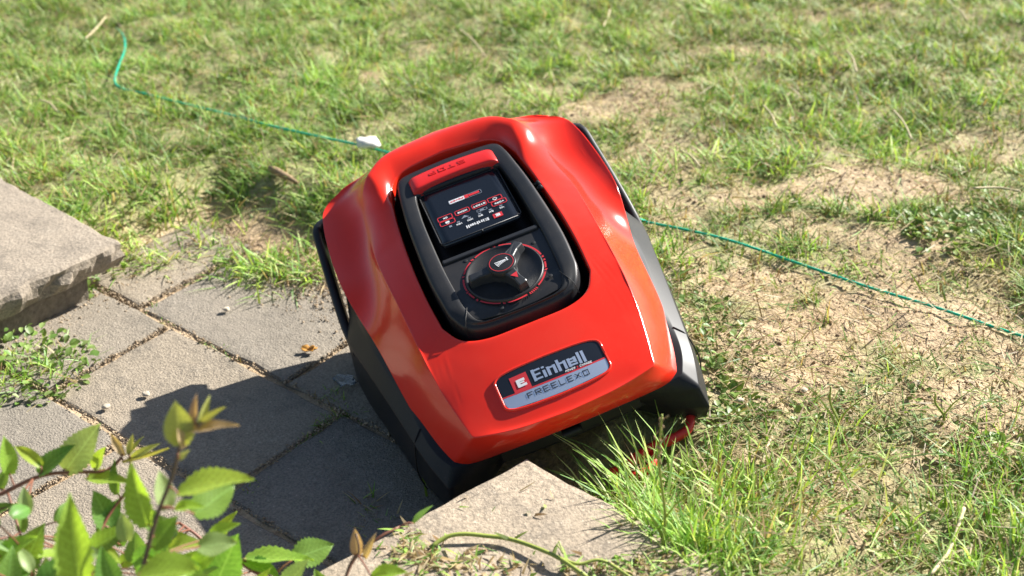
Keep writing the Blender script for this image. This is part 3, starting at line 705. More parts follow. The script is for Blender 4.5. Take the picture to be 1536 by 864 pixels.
# red guard under the nose
mb = MB()
mb.add(*tube(cr([(.158, -.262, .024), (.146, -.280, .021), (.125, -.286, .021), (.099, -.285, .020), (.066, -.291, .018), (.036, -.299, .018), (.028, -.297, .018)], 24), [.0065]*8+[.0075]*10+[.0065]*6, 8))
mb.add(*tube(cr([(.094, -.286, .020), (.088, -.306, .018), (.070, -.318, .017), (.050, -.316, .017), (.036, -.300, .018)], 16), .0058, 8))
mb.build('blade_guard', M['red_guard'], mower)

# ------------------------------------------------------------------ boundary wire
wl_ = [(590, 231), (540, 218), (470, 203), (400, 187), (345, 172), (270, 154), (215, 140), (183, 133), (172, 122), (178, 98), (187, 74), (184, 52), (165, 33), (150, 5)]
wr_ = [(935, 322), (960, 331), (1030, 345), (1100, 362), (1200, 396), (1300, 430), (1400, 460), (1536, 505)]
def wire_pt(px, py, h):
    z = .07
    for _ in range(6):
        p = gp(px, py, z); z = float(ground_z(np.array(p[0]), np.array(p[1])))+h
    return np.array([p[0], p[1], z])
pl = [wire_pt(x, y, .021 if i < 3 else .014 if i < 6 else .010 if i < 8 else .016 if i < 11 else .012 if i == 11 else -.012) for i, (x, y) in enumerate(wl_)]; pr = [wire_pt(x, y, .009) for x, y in wr_]
pr.append(pr[-1]+(pr[-1]-pr[-2])*1.5); pr[-1][2] = float(ground_z(pr[-1][0:1], pr[-1][1:2])[0])+.01
pth = cr(pl[::-1]+pr, 260)
v, f = tube(pth, .0023, 7)
tag(link('boundary_wire', pyd('boundary_wire', v, f), M['wire']), 'thin green boundary wire running over the grass behind the red mower', 'wire')

# ------------------------------------------------------------------ vegetation builders
def blades(n, base, length, width, az, lean, curl, col, droop=.35, twist=None, rng=RNG):
    """n grass blades -> verts, quads, tris, cols ; all inputs arrays"""
    ts = np.array([0, .36, .72, 1.]); ws = np.array([1, .88, .55, 0])
    d = np.stack([np.cos(az), np.sin(az), np.zeros(n)], 1)
    tw = az+np.pi/2+(rng.normal(0, .5, n) if twist is None else twist)
    sd = np.stack([np.cos(tw), np.sin(tw), rng.normal(0, .25, n)], 1)
    V = np.zeros((n, 7, 3)); k = 0
    for j, t in enumerate(ts):
        hor = length*(np.sin(lean)*t+curl*t*t); ver = length*(np.cos(lean)*t-droop*curl*t*t*1.2)
        c = base+d*hor[:, None]+np.array([0, 0, 1])*np.maximum(ver, .002*t)[:, None]
        w = (width*ws[j]/2)[:, None]*sd
        if j < 3: V[:, k] = c-w; V[:, k+1] = c+w; k += 2
        else: V[:, k] = c
    o = (np.arange(n)*7)[:, None]
    q = np.concatenate([o+np.array([[0, 1, 3, 2]]), o+np.array([[2, 3, 5, 4]])], 0); t = o+np.array([[4, 5, 6]])
    tip = np.array([.62, .62, .9, .9, 1.05, 1.05, 1.15])  # highlight at the tips painted into the blade colour, roots darker
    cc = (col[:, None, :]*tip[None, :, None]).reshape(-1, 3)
    return V.reshape(-1, 3), q, t, cc
def join(parts):
    vs, qs, tr, cs = [], [], [], []; o = 0
    for v, q, t, c in parts: vs.append(v); qs.append(q+o); tr.append(t+o); cs.append(c); o += len(v)
    return np.concatenate(vs), np.concatenate(qs), np.concatenate(tr), np.concatenate(cs)
GREENS = np.array([(.205, .38, .065), (.295, .47, .09), (.42, .56, .15), (.12, .27, .045), (.52, .60, .26), (.30, .46, .20)])
DRYS = np.array([(.42, .32, .16), (.52, .42, .25), (.30, .20, .10), (.38, .32, .14)])
def pickcol(n, dryfrac, rng=RNG):
    g = GREENS[rng.choice(len(GREENS), n, p=[.24, .27, .19, .12, .10, .08])]; d = DRYS[rng.integers(0, 4, n)]
    m = rng.random(n) < dryfrac; c = np.where(m[:, None], d, g)
    return c*rng.normal(1, .16, n).clip(.6, 1.5)[:, None]
def poly_in(x, y, corner, d1, l1, d2, l2, pad):
    u1, u2 = unit(d1), unit(d2); Mi = np.linalg.inv(np.stack([u1, u2], 1)); dx, dy = x-corner[0], y-corner[1]
    a = Mi[0, 0]*dx+Mi[0, 1]*dy; b = Mi[1, 0]*dx+Mi[1, 1]*dy
    return (a > -pad) & (a < l1+pad) & (b > -pad) & (b < l2+pad)
def on_slab(x, y, pad=.004):
    return poly_in(x, y, cL, 138.3, .75, 230.5, 1.3, pad) | poly_in(x, y, cB, 221., 1.3, -41.8, .30, pad)
def under_mower(x, y, pad=0):
    q = np.stack([x-MT[0], y-MT[1], np.full_like(x, .06)-MT[2]], -1)@MR
    return (np.abs(q[..., 0]) < .215+pad) & (q[..., 1] > -.262-pad) & (q[..., 1] < .235+pad)
def near_guard(x, y):
    q = np.stack([x-MT[0], y-MT[1], np.full_like(x, .06)-MT[2]], -1)@MR
    return (q[..., 0] > -.05) & (q[..., 0] < .17) & (q[..., 1] > -.318) & (q[..., 1] < -.2)
def scatter(n, x0, x1, y0, y1, rng=RNG):
    x = rng.uniform(x0, x1, n); y = rng.uniform(y0, y1, n)
    k = np.abs(x) < .62+.33*(y-1.2)+.4
    return x[k], y[k]

parts = []
# main lawn
x, y = scatter(760000, -1.9, 1.9, .95, 3.9)
g = green_amt(x, y); pd = pit_dist(x, y)
clump = np.clip(.62+.5*hash2(x, y, 33, 7)+.35*hash2(x, y, 71, 3), .12, 1.25)
keep = (RNG.random(len(x)) < np.clip(g**1.7*clump, 0, 1)*np.where(y > 2.7, .8, .95)*(1-.3*np.clip((x-.25)/.2, 0, 1)*np.clip((1.9-y)/.3, 0, 1))) & (pd > .045) & ~on_slab(x, y) & ~under_mower(x, y) & ~near_guard(x, y)
x, y, g, pd, clump = x[keep], y[keep], g[keep], pd[keep], clump[keep]; n = len(x)
right_low = np.clip((x-.15)/.25, 0, 1)*np.clip((1.75-y)/.35, 0, 1)       # trodden, clipped area in front of the mower
Lg = RNG.gamma(5, .0052, n)*(.55+.5*clump)*(.6+.5*g)*(1-.5*right_low); Lg = Lg.clip(.010, .065)
dry = .10+.25*(1-g)+.16*right_low+.08*np.clip(hash2(x, y, 5, 8), 0, 1)+.07*np.clip(x*2+.4, 0, 1)
cl_ = pickcol(n, dry)*(.9+.18*hash2(x, y, 13, 3))[:, None]
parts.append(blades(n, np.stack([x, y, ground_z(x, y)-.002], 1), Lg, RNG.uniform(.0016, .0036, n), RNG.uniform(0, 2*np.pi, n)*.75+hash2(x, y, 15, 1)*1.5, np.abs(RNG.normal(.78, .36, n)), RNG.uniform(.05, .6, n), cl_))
print('lawn blades', n)
# sparse thin blades and stubble on the bare soil
x, y = scatter(60000, -1.7, 1.7, 1.0, 3.3); g = green_amt(x, y); pd = pit_dist(x, y)
k = (g < .7) & (pd > .02) & ~on_slab(x, y) & ~under_mower(x, y) & (RNG.random(len(x)) < .35+.4*hash2(x, y, 49, 5)); x, y = x[k], y[k]; n = len(x)
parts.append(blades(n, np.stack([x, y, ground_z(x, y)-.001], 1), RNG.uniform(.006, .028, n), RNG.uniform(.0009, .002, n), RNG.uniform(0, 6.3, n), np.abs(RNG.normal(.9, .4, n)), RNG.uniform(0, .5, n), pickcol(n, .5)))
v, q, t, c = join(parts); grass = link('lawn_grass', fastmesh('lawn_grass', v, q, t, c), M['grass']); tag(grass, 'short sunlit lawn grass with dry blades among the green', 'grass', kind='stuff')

# dry clippings lying flat
parts = []
x, y = scatter(130000, -1.8, 1.8, .95, 3.7); g = green_amt(x, y); pd = pit_dist(x, y)
rl_ = np.clip((x-.05)/.3, 0, 1)*np.clip((2.0-y)/.5, 0, 1)
k = (pd > .0) & ~on_slab(x, y, -.0) & ~under_mower(x, y) & (RNG.random(len(x)) < .14+.62*rl_+.12*(1-g)+.12*np.clip(hash2(x, y, 19, 2), 0, 1)); x, y, rl_ = x[k], y[k], rl_[k]; n = len(x)
zz = ground_z(x, y)+RNG.uniform(.001, .028, n)
cc = np.where((RNG.random(n) < .35*rl_+.05)[:, None], GREENS[RNG.integers(0, 6, n)]*.9, DRYS[RNG.integers(0, 4, n)])*RNG.uniform(.65, 1.15, n)[:, None]
parts.append(blades(n, np.stack([x, y, zz], 1), RNG.uniform(.012, .05, n), RNG.uniform(.0010, .0026, n), RNG.uniform(0, 6.3, n), RNG.normal(1.5, .14, n), RNG.normal(0, .15, n), cc, 0))
# crumbs and scraps in the pit edge
x = RNG.uniform(-.9, .1, 4000); y = RNG.uniform(1.3, 2.2, 4000); pd = pit_dist(x, y)
k = (np.abs(pd+.01) < .05) & ~on_slab(x, y); x, y = x[k], y[k]; n = len(x)
parts.append(blades(n, np.stack([x, y, ground_z(x, y).clip(.004)+.003], 1), RNG.uniform(.006, .03, n), RNG.uniform(.001, .003, n), RNG.uniform(0, 6.3, n), RNG.normal(1.45, .15, n), RNG.normal(0, .2, n), DRYS[RNG.integers(0, 4, n)]*.8, 0))
v, q, t, c = join(parts); o = link('grass_clippings', fastmesh('grass_clippings', v, q, t, c), M['grass']); tag(o, 'dry straw coloured clippings strewn over the lawn and soil', 'clippings', kind='stuff')

# soil crumbs and small pebbles
def crumbs(n, x, y, smin, smax, c0, z0=None):
    oct_ = np.array([(1, 0, 0), (0, 1, 0), (-1, 0, 0), (0, -1, 0), (0, 0, .8), (0, 0, -.8)]); tr = np.array([(0, 1, 4), (1, 2, 4), (2, 3, 4), (3, 0, 4), (1, 0, 5), (2, 1, 5), (3, 2, 5), (0, 3, 5)])
    s = RNG.uniform(smin, smax, n)*RNG.uniform(.4, 1, n); V = oct_[None]*s[:, None, None]*RNG.uniform(.6, 1.3, (n, 6, 1))
    V = V+np.stack([x, y, (ground_z(x, y) if z0 is None else np.maximum(ground_z(x, y), z0))+s*.2], 1)[:, None]
    T = (np.arange(n)*6)[:, None, None]+tr[None]
    col = np.repeat(np.array(c0)[None]*RNG.uniform(.6, 1.4, n)[:, None], 6, 0)
    return V.reshape(-1, 3), np.zeros((0, 4), int), T.reshape(-1, 3), col
x, y = scatter(45000, -1.5, 1.5, 1.0, 3.2); g = green_amt(x, y); pd = pit_dist(x, y); k = (g < .6) & (pd > -.02) & ~on_slab(x, y); x, y = x[k], y[k]
m_cr = mat('soil_crumb', (.3, .22, .14), .95); at_ = N(m_cr, 'ShaderNodeAttribute', attribute_name='col'); L(m_cr, at_.outputs['Color'], P(m_cr).inputs['Base Color'])
jx, jy = [], []
for t0, t1, ss in rows[:4]:
    for k_ in range(620): p_ = P2(RNG.uniform(-.56, .36), t0-.001)+RNG.normal(0, .0030, 2); jx.append(p_[0]); jy.append(p_[1])
    for s_ in ss[1:-1]:
        for k_ in range(320): p_ = P2(s_, RNG.uniform(t0, t1))+RNG.normal(0, .0028, 2); jx.append(p_[0]); jy.append(p_[1])
for k_ in range(4200):
    p_ = P2(RNG.uniform(-.58, .2), -.27+abs(RNG.normal(0, .05))); jx.append(p_[0]); jy.append(p_[1])
for k_ in range(1800):
    p_ = P2(-.56+abs(RNG.normal(0, .035)), RNG.uniform(-.3, .5)); jx.append(p_[0]); jy.append(p_[1])
jx, jy = np.array(jx), np.array(jy)
v1 = crumbs(len(x), x, y, .001, .0045, (.36, .26, .165)); v2 = crumbs(len(jx), jx, jy, .0010, .0036, (.36, .27, .175), RNG.uniform(.0, .0045, len(jx)))
v, q, t, c = join([v1, v2]); o = link('soil_crumbs', fastmesh('soil_crumbs', v, q, t, c), m_cr, smooth=False); tag(o, 'loose brown soil crumbs and grit on bare patches', 'soil', kind='stuff')

# long grass beside the cap stone in front of the mower
parts = []
def tuft(px, py, n, l0, l1, azm, azs, spread, dryf=.05, lean=(.25, .2)):
    b = wire_pt(px, py, 0); x = b[0]+RNG.normal(0, spread, n); y = b[1]+RNG.normal(0, spread*.8, n); 
    s = on_slab(x, y, -.008 if px < 985 else -.035) | near_guard(x, y); x, y = x[~s], y[~s]; n = len(x)
    if not n: return
    parts.append(blades(n, np.stack([x, y, ground_z(x, y)-.003], 1), RNG.uniform(l0, l1, n), RNG.uniform(.0020, .0046, n), RNG.normal(azm, azs, n), np.abs(RNG.normal(lean[0], lean[1], n)), RNG.uniform(.05, .8, n), pickcol(n, dryf)*1.1))
for i in range(26):
    t = i/25; tuft(885+t*150, 700+t*150, 10, .04, .105*(1-.3*t), 2.6, .9, .02)
for px, py in ((900, 690), (915, 705), (935, 715), (950, 730), (970, 745), (1000, 740), (985, 770)): tuft(px, py, 9, .07, .135, 2.3, .7, .016, .04, (.4, .25))
for px, py, nn, ll in ((1040, 730, 26, .075), (1075, 750, 40, .075), (1110, 700, 24, .07), (1140, 760, 40, .07), (1060, 800, 50, .07), (1120, 830, 50, .06), (1180, 740, 24, .07), (1180, 800, 30, .06), (1060, 700, 14, .06), (1020, 715, 18, .06), (1230, 700, 26, .09), (1010, 850, 60, .07), (1040, 840, 60, .07), (1060, 862, 60, .07), (1015, 815, 40, .07), (1030, 870, 50, .06)):
    tuft(px, py, nn, .04, ll, 1.2, 1.6, .035, .1)
for px, py, nn in ((1500, 740, 60), (1450, 800, 60), (1520, 820, 90), (1420, 850, 60), (1490, 700, 30), (1540, 700, 50)): tuft(px, py, nn, .03, .065, 1.9, 1.2, .045, .06)
for px, py in ((1180, 250), (1330, 160), (1400, 190), (1080, 240), (980, 260), (1000, 390), (960, 60), (260, 330), (120, 330), (230, 300), (420, 400), (390, 415), (300, 350), (460, 400), (780, 110), (560, 60), (480, 130), (1480, 150), (1330, 230), (1140, 180), (1250, 190)):
    tuft(px, py, 60, .03, .062, 1.5, 2., .035, .08, (.5, .3))
tuft(662, 735, 7, .05, .13, 2.1, .25, .008, .2, (.15, .1)); tuft(640, 745, 4, .06, .1, 2.0, .3, .006, .1, (.15, .1))
for px, py in ((380, 412), (410, 425), (440, 410), (470, 418), (350, 400), (240, 395), (200, 380), (215, 400), (330, 375)): tuft(px, py, 45, .03, .06, 4.7, 1.2, .025, .1, (.6, .3))
for px, py in ((12, 566), (40, 552), (66, 548), (92, 560), (30, 580), (60, 572), (5, 545), (80, 540)): tuft(px, py, 46, .02, .05, 1.5, 2.2, .026, .12, (.7, .35))
v, q, t, c = join(parts); o = link('long_grass', fastmesh('long_grass', v, q, t, c), M['grass']); tag(o, 'longer tufts of green grass standing above the mown lawn', 'grass', kind='stuff')

# joint weeds and moss in the paving
parts = []
def joint(pts, n, l0, l1, col=None):
    for (a, b), k in zip(zip(pts[:-1], pts[1:]), n):
        u = RNG.random(k)[:, None]; p = np.array([gp(*a, 0)[:2]])*(1-u)+np.array([gp(*b, 0)[:2]])*u; p = p+RNG.normal(0, .006, p.shape)
        parts.append(blades(k, np.column_stack([p, np.full(k, -.004)]), RNG.uniform(l0, l1, k), RNG.uniform(.0014, .0032, k), RNG.uniform(0, 6.3, k), np.abs(RNG.normal(.8, .4, k)), RNG.uniform(0, .6, k), pickcol(k, .2)*.8))
joint([(512, 612), (500, 590), (470, 600)], (40, 14), .008, .022); joint([(512, 620), (480, 640), (440, 680)], (60, 20), .008, .02)
joint([(546, 625), (512, 614)], (30,), .008, .02); joint([(550, 745), (535, 780)], (34,), .01, .03); joint([(400, 720), (360, 752)], (40,), .005, .014); joint([(300, 512), (360, 538)], (30,), .005, .014)
joint([(222, 455), (252, 485)], (20,), .006, .02); joint([(600, 775), (560, 800)], (20,), .01, .03)
v, q, t, c = join(parts); o = link('joint_weeds', fastmesh('joint_weeds', v, q, t, c), M['grass']); tag(o, 'small green weeds sprouting from the paving joints', 'weeds', kind='stuff')

# low broad-leaved weeds
def weed_mesh(name, n, spread, ls, rng, hgt=.5, cols=((.13, .23, .05), (.19, .29, .07), (.25, .34, .11))):
    v = []; f = []; cl = []
    for i in range(n):
        r = spread*math.sqrt(rng.random()); a = rng.uniform(0, 6.283); b = np.array([r*math.cos(a), r*math.sin(a), max(0, rng.normal(.4, .25))*spread*hgt*(1.1-r/spread)])
        l = ls*rng.uniform(.5, 1.2); w = l*rng.uniform(.28, .42); d = a+rng.normal(0, .9); el = rng.uniform(-.1, .9)
        t = np.array([math.cos(d)*math.cos(el), math.sin(d)*math.cos(el), math.sin(el)]); s = np.array([-math.sin(d), math.cos(d), rng.normal(0, .3)]); nn = np.cross(t, s); o = len(v)
        for u, ww, hh in ((0, .12, 0), (.3, .85, .06), (.62, .95, .05), (.86, .55, -.04)):
            for q in (-1, 0, 1): v.append(b+t*l*u+s*w*ww*q+nn*l*(hh-.10*(q == 0)))
        v.append(b+t*l-nn*l*.12)
        for j in range(3):
            for q in range(2): f.append((o+j*3+q, o+j*3+q+1, o+j*3+q+4, o+j*3+q+3))
        f += [(o+9, o+10, o+12), (o+10, o+11, o+12)]
        c = np.array(cols[rng.integers(0, len(cols))])*rng.uniform(.75, 1.25); cl += [c]*13
    me = pyd(name, v, f); a = me.attributes.new('col', 'FLOAT_COLOR', 'POINT'); a.data.foreach_set('color', np.column_stack([np.array(cl), np.ones(len(cl))]).astype(np.float32).ravel())
    return me
wr = np.random.default_rng(5)
def weed(px, py, n, spread, ls, label, group=None, hgt=.5):
    b = wire_pt(px, py, 0); o = link('weed', weed_mesh('weed', n, spread, ls, wr, hgt), M['weed']); o.location = (b[0], b[1], max(b[2], -.004)); tag(o, label, 'weed', group); return o
weed(36, 560, 230, .105, .015, 'bushy low green weed on the paving below the raised cap stone', hgt=.9)
weed(110, 448, 34, .035, .016, 'small leafy weed hugging the riser under the raised cap stone', hgt=1.2)
weed(165, 422, 30, .035, .014, 'yellowish weed beside the tip of the raised cap stone', hgt=.8)
for px, py, n, sp, ls in ((1435, 350, 90, .085, .022), (1500, 330, 60, .07, .020), (1040, 470, 60, .06, .018), (1060, 560, 60, .06, .020), (1075, 600, 50, .05, .022), (1400, 340, 40, .05, .022), (1085, 520, 60, .07, .018), (1260, 640, 60, .08, .014), (1190, 640, 60, .07, .014), (1330, 610, 60, .08, .013),
                          (1510, 690, 60, .06, .022), (1100, 640, 60, .05, .015), (1530, 350, 60, .06, .02), (1440, 680, 60, .07, .016), (1090, 780, 40, .06, .014), (1250, 780, 40, .07, .013), (1350, 790, 50, .07, .014)):
    if px < 1110 and py < 700: lb, gr = 'broad-leaved weed growing against the right flank of the red mower', 'weeds along the mower flank'
    elif py < 400: lb, gr = 'large leafy weed on the lawn behind the green wire', 'weeds behind the wire'
    else: lb, gr = 'small-leaved low weed among the dry clippings in front of the mower', 'weeds among the clippings'
    weed(px, py, int(n*1.5), sp, ls*.68, lb, gr, .3)

# ------------------------------------------------------------------ twigs, stalks, scraps
def stick(name, pts, r, m, label, cat, h=.012, group=None, hs=None):
    p = [wire_pt(a, b, h if hs is None else hs[i]) for i, (a, b) in enumerate(pts)]
    v, f = tube(cr(p, max(8, 5*len(p))), r, 6); return tag(link(name, pyd(name, v, f), m), label, cat, group)
stick('straw_stem', [(1395, 862), (1418, 835), (1432, 805), (1446, 762)], .0026, M['straw'], 'thick bent straw stem lying in the green grass', 'straw', .02)
stick('straw_stem', [(1143, 695), (1150, 672), (1158, 655)], .0022, M['straw'], 'short pale straw stub on the clippings near the mower nose', 'straw', .014)
stick('straw_stem', [(1470, 605), (1490, 598), (1500, 596)], .002, M['straw'], 'short pale straw stem on the bare soil', 'straw', .01)
for a in ([(1340, 165), (1368, 210)], [(128, 58), (158, 26)], [(690, 45), (728, 85)], [(1145, 160), (1165, 190)], [(1020, 225), (1050, 250)], [(1430, 10), (1450, 30)], [(640, 60), (600, 70)], [(60, 150), (85, 165)], [(1460, 282), (1530, 287)], [(905, 40), (915, 15)], [(1270, 75), (1285, 108)]):
    stick('straw_stem', [a[0], ((a[0][0]+a[1][0])/2+2, (a[0][1]+a[1][1])/2-3), a[1]], .0019, M['straw'], 'pale dry straw stem lying on the lawn grass', 'straw', .03, 'dry straw stems on the lawn')
# brown stub of wood
p = [wire_pt(404, 259, .016), wire_pt(426, 268, .017), wire_pt(448, 279, .018)]; p[1][2] = (p[0][2]+p[2][2])/2; p[1][:2] = (p[0][:2]+p[2][:2])/2; v, f = tube(cr(p, 10), [.004, .007, .008, .0075, .007, .007, .006, .005, .004, .002], 8)
tag(link('wood_stub', pyd('wood_stub', v, f), M['dry']), 'short brown piece of dead wood in the grass behind the paving', 'wood')
# white stone
def blob(name, loc, sx, sy, sz, m, seed, lab, cat, grp=None):
    import bmesh
    bm = bmesh.new(); bmesh.ops.create_icosphere(bm, subdivisions=3, radius=1)
    for q in bm.verts:
        nn = mnoise.noise(q.co*1.3+Vector((seed, 0, 0)))*.35+mnoise.noise(q.co*3+Vector((seed, 3, 0)))*.12; q.co *= 1+nn
        q.co = Vector((q.co.x*sx, q.co.y*sy, q.co.z*sz))
    me = bpy.data.meshes.new(name); bm.to_mesh(me); bm.free(); o = link(name, me, m); o.location = loc; return tag(o, lab, cat, grp)
b = wire_pt(552, 214, .028); blob('stone', b, .024, .016, .010, M['white_stone'], 3, 'white stone lying in the grass beside the green wire', 'stone')
m_peb = mat('pebble', (.5, .43, .33), .9)
for i, (px, py) in enumerate(((340, 468), (220, 595), (528, 495), (1110, 600), (1205, 585), (1375, 575), (160, 615))):
    b = wire_pt(px, py, .004); blob('pebble', (b[0], b[1], max(b[2], .006)), .006, .005, .003, m_peb, i*3.1, 'tiny pale pebble lying on the paving' if px < 600 else 'tiny pale pebble lying on the bare soil', 'pebble', 'pebbles on the paving' if px < 600 else 'pebbles on the soil')
# yellow dead leaf and clear film scrap
def scrap(name, px, py, z, rx, ry, m, label, cat, seed, curl=.3, rot=0):
    n = 20; rs = np.random.default_rng(seed); v = [(0, 0, .001)]; f = []
    for k in (.5, 1):
        for i in range(n):
            a = 2*math.pi*i/n; r = k*(1+.18*math.sin(2*a+seed)+.1*rs.normal()*k); x_, y_ = rx*r*math.cos(a), ry*r*math.sin(a)
            v.append((x_*math.cos(rot)-y_*math.sin(rot), x_*math.sin(rot)+y_*math.cos(rot), .002+curl*ry*k*k*(1+.4*rs.normal())))
    for i in range(n):
        j = (i+1) % n; f.append((0, 1+i, 1+j)); f.append((1+i, 1+n+i, 1+n+j, 1+j))
    o = link(name, pyd(name, v, f), m); s = o.modifiers.new('solid', 'SOLIDIFY'); s.thickness = .0006
    b = gp(px, py, z); o.location = (b[0], b[1], z); return tag(o, label, cat)
scrap('dead_leaf', 464, 527, .004, .011, .008, M['dead_leaf'], 'small orange dead leaf at the soil edge of the paving', 'leaf', 2, .5)
scrap('plastic_scrap', 518, 575, .005, .021, .013, M['film'], 'crumpled clear plastic scrap on the shaded paving beside the mower', 'plastic scrap', 4, .3, -.25)
# seed stalk in front of the cap stone
def stalk(px, py, tpx, tpy, hgt, label, group=None, head=True):
    b = wire_pt(px, py, -.005); dep = float((b-C0)@VF)
    # the tip hangs straight above the root: move along the tip's sight line to the root's distance
    t = dp(tpx, tpy, dep-hgt*math.sin(CAM_PITCH)); root = empty('grass_stalk', b)
    p = cr([(0, 0, 0), tuple((t-b)*.33+np.array([.006, 0, 0])), tuple((t-b)*.7+np.array([-.002, 0, 0])), tuple(t-b)], 22)
    v, f = tube(p, np.linspace(.0022, .0012, 22), 6); link('stem', pyd('stem', v, f), M['stalk'], root)
    for fr, dx in ((.35, .035), (.2, -.03)):
        q = p[int(fr*21)]; bb = blades(1, q[None], np.array([.06]), np.array([.0042]), np.array([0. if dx > 0 else 2.6]), np.array([.35]), np.array([.35]), np.array([(.17, .25, .04)]))
        me = fastmesh('blade', *bb); link('blade', me, M['grass'], root)
    if head:
        mb = MB(); hp = p[14:]
        for i in range(26):
            c = hp[int(i/26*7)]+np.array([random.gauss(0, .0022), random.gauss(0, .0022), random.uniform(0, .006)]); d = np.array([random.gauss(0, .002), random.gauss(0, .002), .0055])
            mb.add(*tube([c, c+d*.5, c+d], [.0005, .0014, .0003], 5))
        mb.build('seed_head', M['dry'], root)
    return tag(root, label, 'grass stalk', group)
stalk(988, 850, 993, 622, .20, 'tall green grass stalk with a withered brown tip beside the cap stone')
stalk(1252, 660, 1246, 580, .085, 'thin upright brown tipped stalk on the clippings', head=False)
stalk(1412, 640, 1403, 590, .06, 'short upright stalk among weeds on the lawn', head=False)
# runner stem on the cap stone
def slab_pt(px, py, h): p = gp(px, py, SLAB_ZB+h); return p
rn = empty('vine_runner', slab_pt(760, 808, 0)); tag(rn, 'green trailing vine runner lying across the cap stone in front of the mower', 'vine')
b0 = np.array(rn.location)
for nm, pts, r in (('stem', [(645, 822, .003), (668, 806, .008), (695, 801, .010), (730, 804, .008), (762, 808, .008), (800, 820, .010), (840, 838, .012), (880, 866, .012), (920, 900, .014)], .0026),
                   ('side_stem', [(842, 838, .012), (868, 846, .010), (895, 840, .012), (915, 846, .010), (945, 866, .010)], .0019), ('tendril', [(828, 832, .010), (835, 818, .02), (845, 830, .018), (838, 812, .022)], .0009)):
    v, f = tube(cr([slab_pt(a, b, h)-b0 for a, b, h in pts], 34), r, 6); link(nm, pyd(nm, v, f), M['stalk'], rn)
for px, py, a in ((762, 808, 2.9), (772, 808, .4), (830, 833, 1.2), (900, 842, 4.5)):
    bb = blades(1, (slab_pt(px, py, .01)-b0)[None], np.array([.016]), np.array([.005]), np.array([a]), np.array([1.1]), np.array([.2]), np.array([(.16, .22, .05)])); link('leaflet', fastmesh('leaflet', *bb), M['grass'], rn)
# wilted leaf scraps on the near cap stone
parts = []
for px, py, sx, n in ((610, 815, 22, 60), (640, 840, 40, 90), (730, 855, 30, 30), (690, 835, 30, 24), (900, 860, 50, 70), (960, 850, 40, 80), (1000, 830, 20, 30), (800, 850, 70, 16), (760, 760, 120, 10)):
    pp = np.array([slab_pt(px+RNG.normal(0, sx), py+RNG.normal(0, 12), .002) for _ in range(n)])
    kk = on_slab(pp[:, 0], pp[:, 1], -.01); pp = pp[kk]; n = len(pp)
    if n: parts.append(blades(n, pp, RNG.uniform(.006, .026, n), RNG.uniform(.0012, .005, n), RNG.uniform(0, 6.3, n), RNG.normal(1.4, .15, n), RNG.normal(0, .2, n), pickcol(n, .55)))
v, q, t, c = join(parts); o = link('leaf_litter', fastmesh('leaf_litter', v, q, t, c), M['grass']); tag(o, 'wilted green and straw scraps on the cap stone in front of the mower', 'leaf litter', kind='stuff')

# ------------------------------------------------------------------ the shrub in the foreground
def leaf_mesh(name, curl, fold, wid, serr=.05, nseg=14, wave=0.):
    v = []; f = []
    for j in range(nseg+1):
        t = j/nseg; w = wid*(math.sin(math.pi*min(1, t*.93+.07)**.82)**.9)*.5 if t < 1 else 0
        w *= 1+serr*(1 if j % 2 else -1)
        yy = t-.10*curl*t*t; zz = -curl*.5*t*t+.0
        for q in (-1, -.5, 0, .5, 1):
            v.append((q*w, yy-(.02 if abs(q) == 1 and j % 2 else 0), zz+fold*w*abs(q)+wave*math.sin(t*9+q)*abs(q)*.5-(.012 if q == 0 else 0)))
    for j in range(nseg):
        for q in range(4): f.append((j*5+q, j*5+q+1, (j+1)*5+q+1, (j+1)*5+q))
    me = pyd(name, v, f); me.polygons.foreach_set('use_smooth', np.ones(len(me.polygons), bool)); return me
LV = {}
def leaf_data(kind, var):
    if (kind, var) not in LV:
        cu, fo, wi, wv = {'b': [(.25, .35, .52, .03), (.5, .5, .46, .05), (.1, .25, .56, .04), (.75, .3, .5, .03)], 'n': [(.3, .7, .26, .02), (.6, .8, .22, .02), (.15, .5, .3, .02), (-.3, .7, .2, .02)]}[kind[0]][var]
        me = leaf_mesh('leaf', cu, fo, wi, .085, 22, wv); me.materials.append(M[{'m': 'leaf_mid', 'y': 'leaf_bright', 'p': 'leaf_pale', 'g': 'leaf_young', 'r': 'leaf_pink'}[kind[1]]]); LV[(kind, var)] = me
    return LV[(kind, var)]
shrub_base = np.array([-.40, 1.02, 0.]); shrub = empty('shrub', shrub_base)
tag(shrub, 'leafy green shrub with reddish stems and pink young tips over the paving', 'shrub')
stems = []   # list of (pts world, radius, material)
S = lambda *p: [dp(a, b, d) for a, b, d in p]
stems.append((S((205, 900, 1.30), (215, 850, 1.29), (235, 775, 1.28), (258, 715, 1.27), (272, 660, 1.26), (282, 630, 1.26)), .0028, 'stem_brown'))
stems.append((S((-60, 775, 1.44), (0, 742, 1.44), (60, 714, 1.44), (110, 708, 1.45), (160, 706, 1.46), (182, 686, 1.46)), .0031, 'stem_red'))
stems.append((S((120, 900, 1.42), (150, 800, 1.45), (172, 760, 1.46), (190, 735, 1.46), (196, 690, 1.46)), .0024, 'stem_red'))
stems.append((S((420, 900, 1.52), (370, 850, 1.53), (318, 822, 1.54), (292, 800, 1.54), (268, 784, 1.54)), .0028, 'stem_red'))
stems.append((S((505, 910, 1.50), (520, 862, 1.50), (535, 835, 1.50), (570, 805, 1.50), (600, 790, 1.51)), .0022, 'stem_red'))
stems.append((S((40, 920, 1.40), (50, 860, 1.42), (30, 800, 1.44), (12, 740, 1.45)), .0022, 'stem_red'))
stems.append((S((520, 860, 1.46), (538, 830, 1.45), (534, 800, 1.45)), .002, 'stem_brown'))
